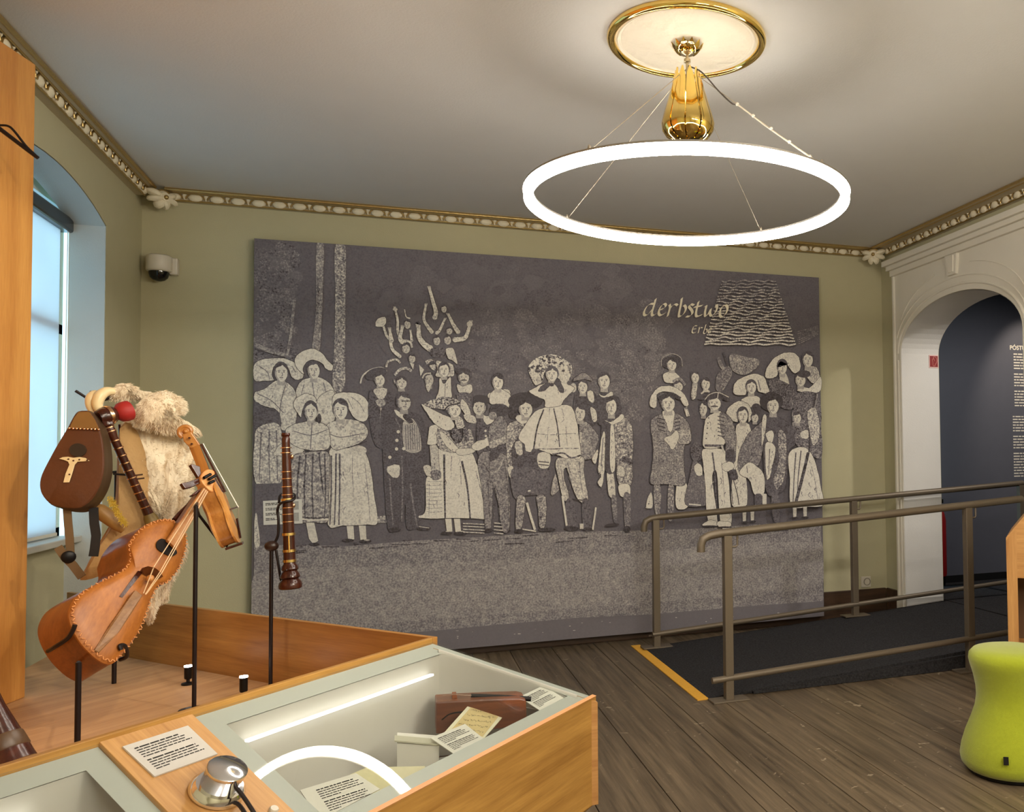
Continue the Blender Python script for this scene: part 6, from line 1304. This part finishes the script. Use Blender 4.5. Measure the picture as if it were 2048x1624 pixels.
MB().tube(smooth_open([sq(552, 1100), sq(557, 1130), sq(562, 1160), sq(568, 1166), sq(578, 1172, -.03)]), .0046, 8).build('wire_cradle', M_ROD, shs, smooth=True)
# ---- dark conical shawm at the very left, lying towards the rim
c2s = thing('dark_shawm', 'dark brown conical shawm bell at the lower left edge above the tray', 'shawm', tuple(atz(20, 1500, TZ)))
A_, B_ = aty(-80, 1260, 2.72), aty(22, 1530, 2.62); dd = B_-A_; Lc = dd.length
MB().lathe([(.0, 0), (.018, 0), (.022, Lc*.3), (.03, Lc*.6), (.044, Lc*.85), (.05, Lc*.97), (.052, Lc), (.0, Lc*.985)], A_, dd, 28).build('bell', M_DK, c2s, smooth=True)
MB().lathe([(.0425, Lc*.80), (.044, Lc*.81), (.0485, Lc*.90), (.0465, Lc*.91)], A_, dd, 28, False, False).build('band', mat('band_brown', srgb(86, 62, 40), rough=.4, var=.2, scale=50), c2s, smooth=True)
MB().tube([B_-dd*.3-V((0, 0, .03)), V((B_.x-.08, B_.y+.05, TZ))], .006, 8).build('support_rod', M_ROD, c2s)
# ---- black hanger at upper left
hg = thing('wire_hanger', 'black rod with a thin wire loop crossing the tall oak panel', 'hanger', tuple(aty(60, 305, 3.55)))
hp2 = lambda x, y, d=0.: tuple(aty(x, y, 3.55+d))
MB().tube([hp2(-60, 212), hp2(0, 258), hp2(76, 316)], [.007, .007, .006], 8).build('rod', M_ROD, hg, smooth=True)
MB().tube(smooth_open([hp2(-40, 245), hp2(-5, 250), hp2(16, 252), hp2(30, 264), hp2(52, 292), hp2(74, 313)]), .0038, 8).build('wire_loop', M_ROD, hg, smooth=True)
MB().tube([hp2(-60, 212), tuple(V((-1.415, 3.2, aty(-60, 212, 3.55).z)))], .006, 8).build('wall_arm', M_ROD, hg)
# ---- mini spotlights in the tray
M_LEDW = emission('mini_spot_led', (1, .97, .92, 1), 14.)
def mini(px, py_top, foot, label):
    t = thing('mini_spotlight', label, 'spotlight', tuple(foot), 'mini spotlights in the tray'); f = V(foot)
    ztop = aty(px, py_top, f.y).z; h = ztop-f.z
    MB().lathe([(.0, 0), (.022, 0), (.022, .006), (.006, .010), (.006, h*.35), (.0, h*.35)], f, seg=16).build('foot', M_BLACK, t, smooth=True)
    MB().lathe([(.0, h*.30), (.011, h*.30), (.013, h*.36), (.013, h*.95), (.0, h*.95)], f, (0, 0, 1), 16).build('barrel', M_BLACK, t, smooth=True)
    MB().lathe([(.0, h*.94), (.0135, h*.94), (.0135, h), (.0, h)], f, (0, 0, 1), 16).build('led', M_LEDW, t)
mini(376, 1331, atz(376, 1369, TZ), 'small black mini spotlight beside the small fiddle stand')
q_ = aty(487, 1400, 3.50); mini(486, 1352, (q_.x, 3.50, TZ), 'small black mini spotlight half hidden behind the glass rim')

# ================================================================== LAMPS BEYOND THE FRAME
spot_fixture((1.6, 1.0, ZC-.12), (-1.05, 3.5, 1.15), 46, 46, 'black ceiling spotlight aimed at the instruments')
spot_fixture((.2, 1.2, ZC-.12), (-1.3, 3.1, 1.5), 36, 50, 'black ceiling spotlight aimed at the tall oak panel')
spot_fixture((5.35, 5.7, ZC-.12), (5.35, 6.5, 1.9), 16, 62, 'black ceiling spotlight over the passage wall text', (1, .82, .6))
passage_fill = thing('ceiling_spotlight', 'added broad fill downlight in the dark passage', 'spotlight', (4.7, 4.4, ZC))  # fill lamp added to brighten the passage
MB().lathe([(.06, 0), (.06, -.03), (.05, -.032), (.05, -.01), (.0, -.01)], (4.7, 4.4, ZC), seg=20).build('lamp_head', M_WHITE, passage_fill)
sl_ = spot('spot_light', (4.7, 4.4, ZC-.04), (4.7, 5.6, .6), 40, 120, (1, .93, .85), .6, .05); sl_.parent = passage_fill; sl_.location = (0, 0, -.04)
